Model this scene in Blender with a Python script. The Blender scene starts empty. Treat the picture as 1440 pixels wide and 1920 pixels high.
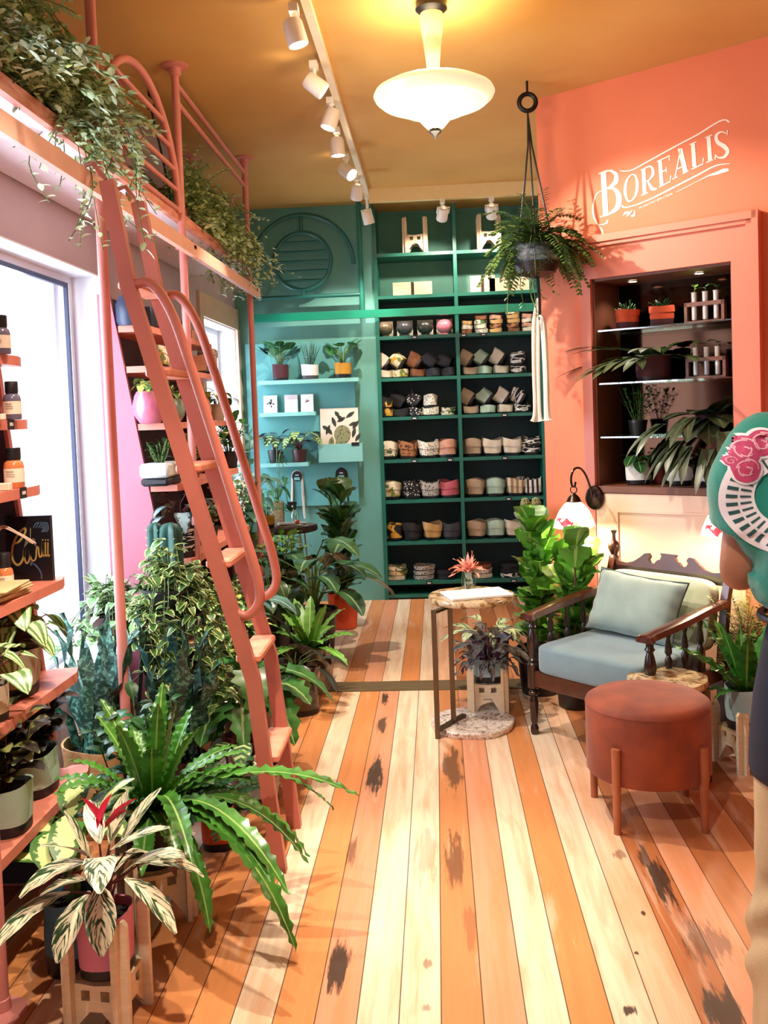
import bpy, math, random
from mathutils import Vector, Matrix, Euler
from mathutils.bvhtree import BVHTree
PI = math.pi
sc = bpy.context.scene
COL = sc.collection
V = Vector
# ------------------------------------------------------------------ camera
F = 1750.; CX = 720.; PY = 859.; H = 1.5          # focal length and principal point of the 1440x1920 frame, eye height
def cd(x, y): return V(((x - CX) / F, -(y - PY) / F, -1.))
YW = cd(817, 771).normalized()                     # the floor planks' vanishing point is world +Y
ZW = cd(1817, 735).cross(cd(817, 771)).normalized()
if ZW.y < 0: ZW.negate()
XW = YW.cross(ZW)
cam_d = bpy.data.cameras.new('camera'); cam = bpy.data.objects.new('camera', cam_d); COL.objects.link(cam)
R3 = Matrix((XW, YW, ZW))
cam.matrix_world = Matrix.Translation((0, 0, H)) @ R3.to_4x4()
cam_d.sensor_fit = 'AUTO'; cam_d.sensor_width = 36.; cam_d.lens = F / 1920. * 36.
cam_d.shift_x = 0.; cam_d.shift_y = -(960 - PY) / 1920.
cam_d.clip_start = .05
sc.camera = cam
def ray(x, y): return R3 @ cd(x, y)
def PD(x, y, D):
    r = ray(x, y); t = D / r.y; return V((r.x * t, D, H + r.z * t))
def PZ(x, y, Z=0.):
    r = ray(x, y); t = (Z - H) / r.z; return V((r.x * t, r.y * t, Z))
def PX(x, y, X):
    r = ray(x, y); t = X / r.x; return V((X, r.y * t, H + r.z * t))
C0 = V((.59, 5.14, 0)); U = V((.81, -.586, 0)).normalized(); NW = V((U.y, -U.x, 0))   # the coral wall: corner, direction, normal into the room
def WR(x, y, off=0.):
    r = ray(x, y); o = C0 + NW * off; t = o.dot(NW) / r.dot(NW)
    return V((r.x * t, r.y * t, H + r.z * t))
def WS(s, z, off=0.): p = C0 + U * s + NW * off; return V((p.x, p.y, z))
# ------------------------------------------------------------------ world, exposure, large lights
sc.view_settings.view_transform = 'Standard'; sc.view_settings.look = 'None'
sc.view_settings.gamma = 1.; sc.view_settings.use_curve_mapping = False
sc.view_settings.exposure = .72
sc.cycles.use_denoising = True
sc.cycles.max_bounces = 6; sc.cycles.diffuse_bounces = 3; sc.cycles.glossy_bounces = 3; sc.cycles.transparent_max_bounces = 8
sc.cycles.caustics_reflective = False; sc.cycles.caustics_refractive = False
sc.cycles.sample_clamp_indirect = 4.
w = bpy.data.worlds.new('world'); sc.world = w; w.use_nodes = True
bg = w.node_tree.nodes['Background']; bg.inputs[0].default_value = (.86, .92, 1, 1); bg.inputs[1].default_value = 1.15
def light(name, kind, loc, energy, color=(1, .88, .74), target=None, size=.1, size_y=None, spot=70, blend=.5, radius=.03):
    d = bpy.data.lights.new(name, kind); d.energy = energy; d.color = color
    if kind == 'AREA':
        d.size = size
        if size_y: d.shape = 'RECTANGLE'; d.size_y = size_y
    else: d.shadow_soft_size = radius
    if kind == 'SPOT': d.spot_size = math.radians(spot); d.spot_blend = blend
    o = bpy.data.objects.new(name, d); COL.objects.link(o); o.location = loc
    if target is not None: o.rotation_euler = (V(target) - V(loc)).to_track_quat('-Z', 'Y').to_euler()
    return o
light('window_daylight', 'AREA', (-1.98, 3.1, 1.5), 70, (.80, .88, 1), (0, 3.0, 1.1), 2.0, 1.5)
light('window_daylight', 'AREA', (-1.98, 6.8, 1.6), 28, (.80, .88, 1), (0, 6.6, 1.2), 1.0, 1.4)
# ------------------------------------------------------------------ helpers
def L(c):
    if isinstance(c, str):
        c = c.lstrip('#'); c = [int(c[i:i + 2], 16) / 255 for i in (0, 2, 4)]
    return tuple((x / 12.92 if x <= .04045 else ((x + .055) / 1.055) ** 2.4) for x in c[:3]) + (1.,)
MATS = {}
class NT:
    """small node-graph writer"""
    def __init__(s, name):
        s.m = bpy.data.materials.new(name); s.m.use_nodes = True; s.t = s.m.node_tree; s.b = s.t.nodes['Principled BSDF']
    def n(s, kind, **kw):
        nd = s.t.nodes.new(kind)
        for k, v in kw.items():
            if k[0] == '_': setattr(nd, k[1:], v)
        for k, v in kw.items():
            if k[0] != '_': s.put(nd.inputs[int(k[1:]) if k[0] == 'i' and k[1:].isdigit() else k], v)
        return nd
    def put(s, sock, v):
        if hasattr(v, 'is_output'): s.t.links.new(v, sock)
        elif isinstance(v, bpy.types.Node): s.t.links.new(v.outputs[0], sock)
        else: sock.default_value = v
    def math(s, op, a, b=0., c=0., clamp=False):
        nd = s.n('ShaderNodeMath', _operation=op, _use_clamp=clamp); s.put(nd.inputs[0], a); s.put(nd.inputs[1], b); s.put(nd.inputs[2], c); return nd.outputs[0]
    def mix(s, f, a, b, mode='MIX'):
        nd = s.n('ShaderNodeMix', _data_type='RGBA', _blend_type=mode)
        s.put(nd.inputs[0], f); s.put(nd.inputs[6], a); s.put(nd.inputs[7], b); return nd.outputs[2]
    def ramp(s, f, stops, interp='LINEAR'):
        nd = s.n('ShaderNodeValToRGB'); e = nd.color_ramp; e.interpolation = interp
        while len(e.elements) < len(stops): e.elements.new(.5)
        for el, (p, c) in zip(e.elements, stops): el.position = p; el.color = c
        s.put(nd.inputs[0], f); return nd.outputs[0]
    def obj(s): return s.n('ShaderNodeTexCoord').outputs['Object']
    def uv(s): return s.n('ShaderNodeTexCoord').outputs['UV']
    def noise(s, vec, scale, detail=3., rough=.55, dist=0.):
        nd = s.n('ShaderNodeTexNoise', Scale=scale, Detail=detail, Roughness=rough, Distortion=dist); s.put(nd.inputs['Vector'], vec); return nd.outputs['Fac']
    def mapv(s, vec, scale): nd = s.n('ShaderNodeMapping'); s.put(nd.inputs[0], vec); nd.inputs[3].default_value = scale; return nd.outputs[0]
    def bump(s, h, st=.3, d=.01):
        nd = s.n('ShaderNodeBump', Strength=st, Distance=d); s.put(nd.inputs['Height'], h); s.t.links.new(nd.outputs[0], s.b.inputs['Normal'])
def M(name, c, rough=.55, metal=0., var=.12, vs=14., c2=None, bump=0., bs=60., emit=0., ec=None, spec=None, stretch=None, coat=0., sheen=0.):
    """plain procedural material: colour wandering with noise, optional bump"""
    if name in MATS: return MATS[name]
    g = NT(name); a = L(c); b = L(c2) if c2 else tuple(max(0, x * (1 - var * 2)) for x in a[:3]) + (1.,)
    co = g.obj()
    if stretch: co = g.mapv(co, stretch)
    f = g.noise(co, vs)
    f = g.ramp(f, [(.32, (0, 0, 0, 1)), (.68, (1, 1, 1, 1))])
    g.put(g.b.inputs['Base Color'], g.mix(f, b, a))
    g.b.inputs['Roughness'].default_value = rough; g.b.inputs['Metallic'].default_value = metal
    if spec is not None: g.b.inputs['Specular IOR Level'].default_value = spec
    if coat: g.b.inputs['Coat Weight'].default_value = coat
    if sheen: g.b.inputs['Sheen Weight'].default_value = sheen
    if bump: g.bump(g.noise(co, bs), bump)
    if emit: g.b.inputs['Emission Color'].default_value = L(ec or c); g.b.inputs['Emission Strength'].default_value = emit
    MATS[name] = g.m; return g.m
class MB:
    def __init__(s): s.v = []; s.f = []; s.m = []; s.uv = []; s.mi = 0
    def add(s, vs, fs, uvs=None, T=None):
        o = len(s.v)
        s.v += [tuple(T @ V(p)) for p in vs] if T is not None else [tuple(p) for p in vs]
        s.uv += uvs if uvs else [(0, 0)] * len(vs)
        s.f += [tuple(i + o for i in f) for f in fs]; s.m += [s.mi] * len(fs); return s
    def box(s, c, d, T=None, bev=0.):
        x, y, z = (a / 2 for a in d); c = V(c)
        if bev:
            b = min(bev, x * .9, y * .9, z * .9)
            octo = [(-x, -(y - b)), (-(x - b), -y), (x - b, -y), (x, -(y - b)), (x, y - b), (x - b, y), (-(x - b), y), (-x, y - b)]
            inner = [(-(x - b), -(y - b)), (-(x - b), -(y - b)), (x - b, -(y - b)), (x - b, -(y - b)), (x - b, y - b), (x - b, y - b), (-(x - b), y - b), (-(x - b), y - b)]
            R = [[c + V((p[0], p[1], -z)) for p in inner], [c + V((p[0], p[1], -z + b)) for p in octo], [c + V((p[0], p[1], z - b)) for p in octo], [c + V((p[0], p[1], z)) for p in inner]]
            vs = [p for r in R for p in r]; fs = []
            for k in range(3):
                for i in range(8):
                    j = (i + 1) % 8; fs.append((k * 8 + i, k * 8 + j, k * 8 + 8 + j, k * 8 + 8 + i))
            fs += [(6, 4, 2, 0), (24, 26, 28, 30)]
            return s.add(vs, fs, None, T)
        vs = [c + V((a * x, b * y, e * z)) for e in (-1, 1) for b in (-1, 1) for a in (-1, 1)]
        return s.add(vs, [(0, 2, 3, 1), (4, 5, 7, 6), (0, 1, 5, 4), (2, 6, 7, 3), (0, 4, 6, 2), (1, 3, 7, 5)], None, T)
    def bb(s, a, b, T=None, bev=0.):
        a = V(a); b = V(b); return s.box((a + b) / 2, [abs(x) for x in (b - a)], T, bev)
    def tube(s, pts, r, n=8, close=False, sq=False, up=None):
        pts = [V(p) for p in pts]; m = len(pts); rs = r if isinstance(r, (list, tuple)) else [r] * m
        vs = []; prev = None; uvs = []
        for i, p in enumerate(pts):
            if close: t = pts[(i + 1) % m] - pts[i - 1]
            else: t = pts[min(i + 1, m - 1)] - pts[max(i - 1, 0)]
            t = t.normalized() if t.length > 1e-9 else V((0, 0, 1))
            if prev is None:
                a = V(up) if up is not None else (V((0, 0, 1)) if abs(t.z) < .9 else V((1, 0, 0))); prev = (a - t * a.dot(t)).normalized()
            else:
                prev = prev - t * prev.dot(t); prev = prev.normalized() if prev.length > 1e-6 else t.orthogonal().normalized()
            b = t.cross(prev)
            for k in range(n):
                an = 2 * PI * (k + (.5 if sq else 0)) / n; vs.append(p + (prev * math.cos(an) + b * math.sin(an)) * rs[i]); uvs.append((i / max(1, m - 1), k / n))
        fs = []
        for i in range(m if close else m - 1):
            for k in range(n):
                j = (i + 1) % m; fs.append((i * n + k, i * n + (k + 1) % n, j * n + (k + 1) % n, j * n + k))
        if not close: fs += [tuple(range(n - 1, -1, -1)), tuple((m - 1) * n + k for k in range(n))]
        return s.add(vs, fs, uvs)
    def lathe(s, prof, n=20, c=(0, 0, 0), T=None, wob=None, sq=0., cap=True):
        c = V(c); vs = []; fs = []; uvs = []
        for i, (r, z) in enumerate(prof):
            for k in range(n):
                a = 2 * PI * k / n; q = 1.
                if sq: q = 1 / (abs(math.cos(a)) ** (2 + sq) + abs(math.sin(a)) ** (2 + sq)) ** (1 / (2 + sq))
                w_ = wob(a, z) if wob else 1.
                vs.append(c + V((r * q * w_ * math.cos(a), r * q * w_ * math.sin(a), z))); uvs.append((k / n, z))
        m = len(prof)
        for i in range(m - 1):
            for k in range(n): fs.append((i * n + k, i * n + (k + 1) % n, (i + 1) * n + (k + 1) % n, (i + 1) * n + k))
        if cap:
            if prof[0][0] > 1e-4: fs.append(tuple(range(n - 1, -1, -1)))
            if prof[-1][0] > 1e-4: fs.append(tuple((m - 1) * n + k for k in range(n)))
        return s.add(vs, fs, uvs, T)
    def ball(s, c, r, n=14, m=9, T=None):
        r = r if isinstance(r, (list, tuple)) else (r, r, r)
        pr = [(max(1e-5, math.sin(PI * i / m)), -math.cos(PI * i / m)) for i in range(m + 1)]
        TT = Matrix.Translation(V(c)) @ Matrix.Diagonal((*r, 1))
        return s.lathe(pr, n, T=(T @ TT if T is not None else TT), cap=False)
    def prism(s, poly, d, T=None):
        n = len(poly); vs = [(x, y, -d / 2) for x, y in poly] + [(x, y, d / 2) for x, y in poly]
        fs = [tuple(range(n - 1, -1, -1)), tuple(range(n, 2 * n))] + [(i, (i + 1) % n, n + (i + 1) % n, n + i) for i in range(n)]
        return s.add(vs, fs, None, T)
    def surf(s, fn, nu, nv, closeu=False):
        vs = []; uvs = []; fs = []
        for j in range(nv + 1):
            for i in range(nu + (0 if closeu else 1)): u, v = i / nu, j / nv; vs.append(fn(u, v)); uvs.append((u, v))
        w_ = nu if closeu else nu + 1
        for j in range(nv):
            for i in range(nu): k = (i + 1) % w_; fs.append((j * w_ + i, j * w_ + k, (j + 1) * w_ + k, (j + 1) * w_ + i))
        return s.add(vs, fs, uvs)
    def build(s, name, mats, parent=None, smooth=True, cache=None):
        me = bpy.data.meshes.new(name); me.from_pydata(s.v, [], s.f)
        for m in (mats if isinstance(mats, (list, tuple)) else [mats]): me.materials.append(m)
        if any(s.m): me.polygons.foreach_set('material_index', s.m)
        if any(u != (0, 0) for u in s.uv):
            l = me.uv_layers.new(name='UVMap'); buf = []
            for f in s.f:
                for i in f: buf += s.uv[i]
            l.data.foreach_set('uv', buf)
        if smooth:
            me.polygons.foreach_set('use_smooth', [True] * len(s.f))
            try: me.set_sharp_from_angle(angle=math.radians(38))
            except Exception: pass
        me.update(); return put(name, me, parent)
def put(name, me, parent=None):
    o = bpy.data.objects.new(name, me); COL.objects.link(o)
    if parent is not None: o.parent = parent
    return o
def tag(o, label=None, cat=None, group=None, kind=None):
    if label: o['label'] = label
    if cat: o['category'] = cat
    if group: o['group'] = group
    if kind: o['kind'] = kind
    return o
def thing(name, label, cat, loc=(0, 0, 0), rz=0., group=None, rot=None):
    o = bpy.data.objects.new(name, None); COL.objects.link(o); o.location = loc; o.rotation_euler = rot if rot else (0, 0, rz)
    o.empty_display_size = .05
    return tag(o, label, cat, group)
def struct(mb, name, m, smooth=False): return tag(mb.build(name, m, None, smooth), kind='structure')
def copy_tree(o, parent=None):
    c = o.copy(); COL.objects.link(c)
    if parent is not None: c.parent = parent
    for ch in list(o.children): copy_tree(ch, c)
    return c
def arc(c, r, a0, a1, n, ex=V((1, 0, 0)), ey=V((0, 0, 1))):
    c = V(c); return [c + ex * (r * math.cos(a0 + (a1 - a0) * i / n)) + ey * (r * math.sin(a0 + (a1 - a0) * i / n)) for i in range(n + 1)]
def smoothpath(pts, k=6):
    P = [V(p) for p in pts]; out = []
    for i in range(len(P) - 1):
        p0, p1, p2, p3 = P[max(i - 1, 0)], P[i], P[i + 1], P[min(i + 2, len(P) - 1)]
        for j in range(k):
            t = j / k; out.append(.5 * ((2 * p1) + (p2 - p0) * t + (2 * p0 - 5 * p1 + 4 * p2 - p3) * t * t + (3 * p1 - p0 - 3 * p2 + p3) * t ** 3))
    out.append(P[-1]); return out
# ------------------------------------------------------------------ materials of the shell
WB = .1048; XA = PZ(822.8, 1400).x
def floor_mat():
    g = NT('old_floorboards'); co = g.obj(); sx = g.n('ShaderNodeSeparateXYZ'); g.put(sx.inputs[0], co); x, y = sx.outputs[0], sx.outputs[1]
    t = g.math('DIVIDE', g.math('SUBTRACT', x, XA), WB); idx = g.math('FLOOR', t); fr = g.math('SUBTRACT', t, idx)
    back = g.math('GREATER_THAN', y, 5.05)
    idx2 = g.math('ADD', idx, g.math('MULTIPLY', back, 5.))
    cream, orange, salmon, brown, peach, tan = '#f0d9bb', '#dd9158', '#dc9a78', '#a9663d', '#eabf9c', '#cc8757'
    seq = [orange, cream, brown, peach, orange, tan, peach, cream, tan, orange, orange, cream, orange, salmon, cream, cream,   # -16 .. -1
           tan, salmon, cream, orange, cream, peach, brown, salmon, brown, tan, brown, peach, brown, orange, cream, peach]      # 0 .. 15
    base = g.ramp(g.math('DIVIDE', g.math('ADD', idx2, 16.5), 32., clamp=True), [(i / 32, L(c)) for i, c in enumerate(seq)], 'CONSTANT')
    cb = g.n('ShaderNodeCombineXYZ'); g.put(cb.inputs[0], g.math('MULTIPLY', x, 26.)); g.put(cb.inputs[1], g.math('MULTIPLY', y, 1.6)); g.put(cb.inputs[2], g.math('MULTIPLY', idx, 3.7))
    grain = g.noise(cb.outputs[0], 1., 5., .6, .6)
    cb2 = g.n('ShaderNodeCombineXYZ'); g.put(cb2.inputs[0], g.math('MULTIPLY', x, 9.)); g.put(cb2.inputs[1], g.math('MULTIPLY', y, 1.2)); g.put(cb2.inputs[2], g.math('MULTIPLY', idx, 9.1))
    bl = g.noise(cb2.outputs[0], 1.1, 4., .6, .4)
    c = g.mix(g.ramp(grain, [(.42, (0, 0, 0, 1)), (.75, (.55, .55, .55, 1))]), base, L('#c27a40'))
    c = g.mix(g.ramp(bl, [(.52, (0, 0, 0, 1)), (.72, (.7, .7, .7, 1))]), c, L('#d08a55'))
    c = g.mix(g.ramp(bl, [(.22, (.6, .6, .6, 1)), (.42, (0, 0, 0, 1))]), c, L('#f6e6d0'))
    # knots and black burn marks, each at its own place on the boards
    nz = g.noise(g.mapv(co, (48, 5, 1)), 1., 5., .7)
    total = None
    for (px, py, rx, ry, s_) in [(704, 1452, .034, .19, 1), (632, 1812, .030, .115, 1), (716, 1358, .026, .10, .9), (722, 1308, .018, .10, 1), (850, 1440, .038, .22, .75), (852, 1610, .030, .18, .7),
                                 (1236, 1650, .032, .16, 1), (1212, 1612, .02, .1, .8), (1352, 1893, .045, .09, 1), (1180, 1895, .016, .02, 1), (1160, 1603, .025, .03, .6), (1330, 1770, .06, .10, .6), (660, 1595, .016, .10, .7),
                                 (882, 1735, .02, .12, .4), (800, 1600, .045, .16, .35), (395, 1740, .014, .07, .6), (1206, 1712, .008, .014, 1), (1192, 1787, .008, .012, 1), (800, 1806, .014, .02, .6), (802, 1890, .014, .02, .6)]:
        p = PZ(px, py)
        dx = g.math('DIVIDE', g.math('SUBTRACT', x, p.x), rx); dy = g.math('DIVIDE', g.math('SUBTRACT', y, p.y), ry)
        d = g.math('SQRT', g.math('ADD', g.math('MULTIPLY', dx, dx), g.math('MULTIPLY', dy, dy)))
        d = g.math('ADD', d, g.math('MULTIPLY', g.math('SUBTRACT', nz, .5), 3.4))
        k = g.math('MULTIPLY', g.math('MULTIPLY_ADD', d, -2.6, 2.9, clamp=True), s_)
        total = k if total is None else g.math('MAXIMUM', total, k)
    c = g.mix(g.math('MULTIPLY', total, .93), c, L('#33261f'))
    gap = g.math('MULTIPLY', g.math('LESS_THAN', g.math('MINIMUM', fr, g.math('SUBTRACT', 1., fr)), .014), .9)
    c = g.mix(gap, c, L('#3a2110'))
    g.put(g.b.inputs['Base Color'], c)
    g.put(g.b.inputs['Roughness'], g.math('MULTIPLY_ADD', grain, .25, .28)); g.bump(g.math('SUBTRACT', grain, g.math('MULTIPLY', gap, 2.)), .15, .004)
    return g.m
FLOOR = floor_mat()
GOLD = M('gold_ceiling_paint', '#dcae66', .6, var=.06, vs=1.5, c2='#cf9d55')
CORAL = M('coral_wall_paint', '#e8805c', .62, var=.04, vs=2.2, bump=.05, bs=120)
CORALTRIM = M('coral_trim_paint', '#e6836a', .45, var=.03, vs=3)
PALEPINK = M('pale_pink_panel_paint', '#f6cdb8', .5, var=.03, vs=3)
TEAL = M('teal_wall_paint', '#5f9c92', .6, var=.06, vs=4, bump=.04, bs=150)
TEALPANEL = M('blue_green_panel_paint', '#5aa0a0', .55, var=.05, vs=4)
TEALSHELF = M('pale_teal_shelf_paint', '#86c5bd', .5, var=.05, vs=6)
GREENFRAME = M('bottle_green_shelf_paint', '#17695a', .38, var=.08, vs=9)
GREENDARK = M('dark_green_cabinet_back', '#123a3e', .6, var=.12, vs=6)
GREENRAIL = M('emerald_rail_paint', '#0e7d63', .3, var=.05, vs=6)
LILAC = M('lilac_grey_wall_paint', '#c9b9c2', .65, var=.05, vs=3)
WHITEWALL = M('white_reveal_paint', '#f3f3f8', .6, var=.02, vs=4)
PINK = M('pink_metal_paint', '#d98a80', .42, var=.06, vs=6)
PINKSHELF = M('salmon_shelf_paint', '#df8670', .45, var=.08, vs=8)
PINKPANEL = M('dusty_pink_panel_paint', '#b96b7c', .5, var=.04, vs=4)
LADDER = M('terracotta_ladder_paint', '#c06d5b', .42, var=.06, vs=7)
SLATE = M('slate_panel_paint', '#47424f', .7, var=.1, vs=6)
BLACK = M('black_paint', '#15141a', .5, var=.1)
DARKLINE = M('navy_window_bar', '#232a55', .4)
OLIVE = M('olive_threshold_wood', '#6d5b3c', .6, var=.15, vs=4, stretch=(1, 8, 8))
WHITEP = M('white_track_paint', '#f5efe6', .4, var=.02)
SOIL = M('dark_potting_soil', '#241a14', .95, var=.3, vs=60, bump=.8, bs=90)
DARKWOOD = M('dark_turned_wood', '#2c160e', .28, var=.25, vs=6, stretch=(3, 3, 14), coat=.4)
REDWOOD = M('polished_red_brown_wood', '#4f2213', .3, var=.2, vs=6, stretch=(3, 14, 3), coat=.3)
PLY = M('birch_plywood', '#e6cfae', .55, var=.08, vs=5, stretch=(2, 2, 16))
BRONZE = M('bronze_metal', '#6a5844', .35, .8, var=.08)
IRON = M('black_iron', '#1b1614', .4, .5, var=.1)
TAGM = M('black_price_tag', '#121216', .5); TAGW = M('white_tag_print', '#e9e9ea', .6)
def glass_mat(name, tint, f=.12, rough=.03):
    g = NT(name); tr = g.n('ShaderNodeBsdfTransparent', Color=L(tint)); gl = g.n('ShaderNodeBsdfGlossy', Color=(1, 1, 1, 1), Roughness=rough)
    fr = g.n('ShaderNodeLayerWeight', Blend=.5); mx = g.n('ShaderNodeMixShader'); g.put(mx.inputs[0], g.math('MULTIPLY_ADD', g.math('POWER', fr.outputs['Facing'], 5.), .55, f, clamp=True)); g.put(mx.inputs[1], tr); g.put(mx.inputs[2], gl)
    g.put(g.t.nodes['Material Output'].inputs[0], mx); return g.m
PANE = glass_mat('clear_window_glass', '#fafcff', .06); SHELFGLASS = glass_mat('green_edge_shelf_glass', '#d9ead9', .16); CLEAR = glass_mat('clear_vase_glass', '#eef6f0', .14)
gm = NT('aged_mirror'); gm.b.inputs['Base Color'].default_value = L('#2e1d15'); gm.b.inputs['Metallic'].default_value = 1.; gm.b.inputs['Roughness'].default_value = .09; MIRROR = gm.m
# ------------------------------------------------------------------ shell
XL = -1.57; YB = 7.43; YBK = 7.76; ZC = 3.15; XE = 3.2
struct(MB().bb((XL - .3, -2.2, -.06), (XE + .3, YBK + .2, 0)), 'floor', FLOOR)
struct(MB().bb((XL - .3, -2.2, ZC), (XE + .3, YBK + .2, ZC + .08)), 'ceiling', GOLD)
struct(MB().bb((XL + .45, 4.965, -.0), (.75, 5.14, .004)), 'trim_1', OLIVE)
# left wall with two windows
W1 = (1.75, 4.37, .42, 2.2); W2 = (6.28, 7.34, .6, 2.2)
b = MB(); T0 = XL - .22
for (y0, y1, z0, z1) in [(-2.2, W1[0], 0, ZC), (W1[0], W1[1], 0, W1[2]), (W1[0], W1[1], W1[3], ZC), (W1[1], W2[0], 0, ZC), (W2[0], W2[1], 0, W2[2]), (W2[0], W2[1], W2[3], ZC), (W2[1], YBK + .2, 0, ZC)]:
    b.bb((T0, y0, z0), (XL, y1, z1))
struct(b, 'wall_left', LILAC)
for i, W in enumerate((W1, W2), 1):
    y0, y1, z0, z1 = W; f = MB(); t = .045; xf = XL - .13
    f.bb((xf - .05, y0, z0), (xf, y0 + t, z1)).bb((xf - .05, y1 - t, z0), (xf, y1, z1)).bb((xf - .05, y0 + t, z0), (xf, y1 - t, z0 + t)).bb((xf - .05, y0 + t, z1 - t), (xf, y1 - t, z1))
    win = struct(f, 'window_%d' % i, WHITEWALL)
    MB().bb((xf - .028, y0 + t, z0 + t), (xf - .022, y1 - t, z1 - t)).build('window_pane', PANE, win, False)
    MB().bb((T0 + .02, y0 + .002, z0 - .0), (XL + .03, y1 - .002, z0 + .025)).build('window_sill', WHITEWALL, win, False)
    yb_ = y1 - .105 if i == 1 else y0 + .2
    g2 = MB().bb((xf - .002, yb_, z0 + t), (xf + .014, yb_ + .02, z1 - .045))
    g2.bb((xf - .002, y0 + t, z1 - .065), (xf + .014, yb_, z1 - .045)) if i == 1 else None
    MB().bb((xf, y1 - .004, z0 + .02), (XL + .004, y1 - .0005, z1 - .001)).bb((xf, y0 + .001, z1 - .008), (XL + .004, y1 - .005, z1 - .001)).build('jamb_lining', WHITEWALL, win, False)
    tag(g2.build('window_bar', DARKLINE, win, False), 'navy window bar')
# casing boards round the second window
struct(MB().bb((XL, W2[0] - .09, .0), (XL + .025, W2[0], 2.36)).bb((XL, W2[0], 2.2), (XL + .025, YB - .02, 2.36)).bb((XL, W2[1] + .0, 0), (XL + .03, YB - .002, 2.2)), 'trim_2', M('cream_window_casing', '#dcc0a8', .5, var=.06))
# back wall, recess for the cabinet
XC0, XC1 = -.455, .86
struct(MB().bb((XL, YB, 0), (XC0 - .001, YBK, ZC)).bb((XC0 - .001, YBK, 0), (XC1 + .001, YBK + .2, ZC)).bb((XL, YBK, 0), (XC0 - .001, YBK + .2, ZC)).bb((XC1 + .001, YB, 0), (XE, YBK + .2, ZC)), 'wall_back', TEAL)
struct(MB().bb((-1.5, YB - .03, .78), (-.635, YB, 2.085)), 'trim_3', TEALPANEL)
struct(MB().bb((XC1 + .002, 5.35, 0), (XC1 + .08, YB, ZC)), 'wall_side', M('warm_white_side_wall', '#f4e6d6', .6, var=.03))
struct(MB().bb((XL - .3, -2.4, 0), (-1.35, -2.2, ZC)).bb((.5, -2.4, 0), (XE + .3, -2.2, ZC)).bb((-1.35, -2.4, 0), (.5, -2.2, .35)).bb((-1.35, -2.4, 2.5), (.5, -2.2, ZC)), 'wall_light_blocker', M('warm_light_blocker_paint', '#e2b9a0', .7, var=.03))  # added unseen wall: cuts fill from behind, its opening admits frontal fill
# coral wall at 45 degrees with the niche opening
N0, N1, NZ0, NZ1, NTH = .305, 1.03, 1.075, 2.155, .30
def wbox(mb, s0, s1, z0, z1, o0, o1):
    a = [WS(s, z, o) for z in (z0, z1) for o in (o0, o1) for s in (s0, s1)]
    mb.add(a, [(0, 2, 3, 1), (4, 5, 7, 6), (0, 1, 5, 4), (2, 6, 7, 3), (0, 4, 6, 2), (1, 3, 7, 5)]); return mb
b = MB()
for s0, s1, z0, z1 in [(0, N0, 0, ZC), (N1, 3.1, 0, ZC), (N0, N1, 0, NZ0), (N0, N1, NZ1, ZC)]: wbox(b, s0, s1, z0, z1, -NTH, 0)
struct(b, 'wall_right', CORAL)
b = MB(); e = WS(3.1, 0)
struct(MB().bb((e.x, -2.2, 0), (e.x + .2, e.y + .2, ZC)), 'wall_near', CORAL)
# old door frame round niche and panel
b = MB(); wbox(b, N0 - .055, N0, 0, 2.335, 0, .028); wbox(b, N1 + .0, 1.125, 1.02, 2.335, 0, .028); wbox(b, N0, N1, NZ1, 2.335, 0, .028)
for k, (wd, o1) in enumerate([(.05, .045), (.028, .058)]):
    z = 2.315 + .02 * k; wbox(b, N0 - .06, 1.145 + .012 * k, z, z + .035, 0, o1); wbox(b, 1.105 + .03 * k, 1.135 + .03 * k, .0, z + .035, 0, o1)
struct(b, 'trim_4', CORALTRIM)
b = MB(); wbox(b, N0 + .002, N1 + .04, 0, NZ0 - .035, 0, .022)
for s0, s1, z0, z1 in [(.42, .432, .2, .945), (.42, 1.0, .945, .957), (.988, 1.0, .2, .945)]: wbox(b, s0, s1, z0, z1, .022, .032)
struct(b, 'trim_5', PALEPINK)
# niche lining, mirror, glass shelves, lamps
BROWN = M('brown_stained_lining', '#7a4630', .5, var=.12, vs=5)
b = MB(); wbox(b, N0, N0 + .012, NZ0, NZ1, -NTH, 0); wbox(b, N1 - .012, N1, NZ0, NZ1, -NTH, 0); wbox(b, N0, N1, NZ1 - .012, NZ1, -NTH, 0)
wbox(b, N0, N1, NZ0 - .03, NZ0 + .004, -NTH, .03); wbox(b, N0, N1, NZ0, NZ1, -NTH - .02, -NTH + .002)
lin = struct(b, 'trim_6', BROWN)
b = MB(); wbox(b, N0 + .014, N1 - .014, NZ0 + .006, NZ1 - .014, -NTH + .003, -NTH + .008)
tag(b.build('niche_mirror', MIRROR, None, False), 'dim mirror across the back of the wall niche behind the shelf plants', 'mirror')
SZ = [1.89, 1.615, 1.335]
for k, z in enumerate(SZ):
    b = MB(); wbox(b, N0 + .014, N1 - .014, z - .008, z, -NTH + .01, -.012)
    tag(b.build('glass_shelf', SHELFGLASS, None, False), ['highest', 'middle', 'lowest'][k] + ' glass shelf of the coral wall niche', 'shelf', 'glass shelves in the niche')
LAMPON = M('lit_lamp_face', '#fff4dc', .4, emit=9., ec='#ffe9c4')
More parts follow.
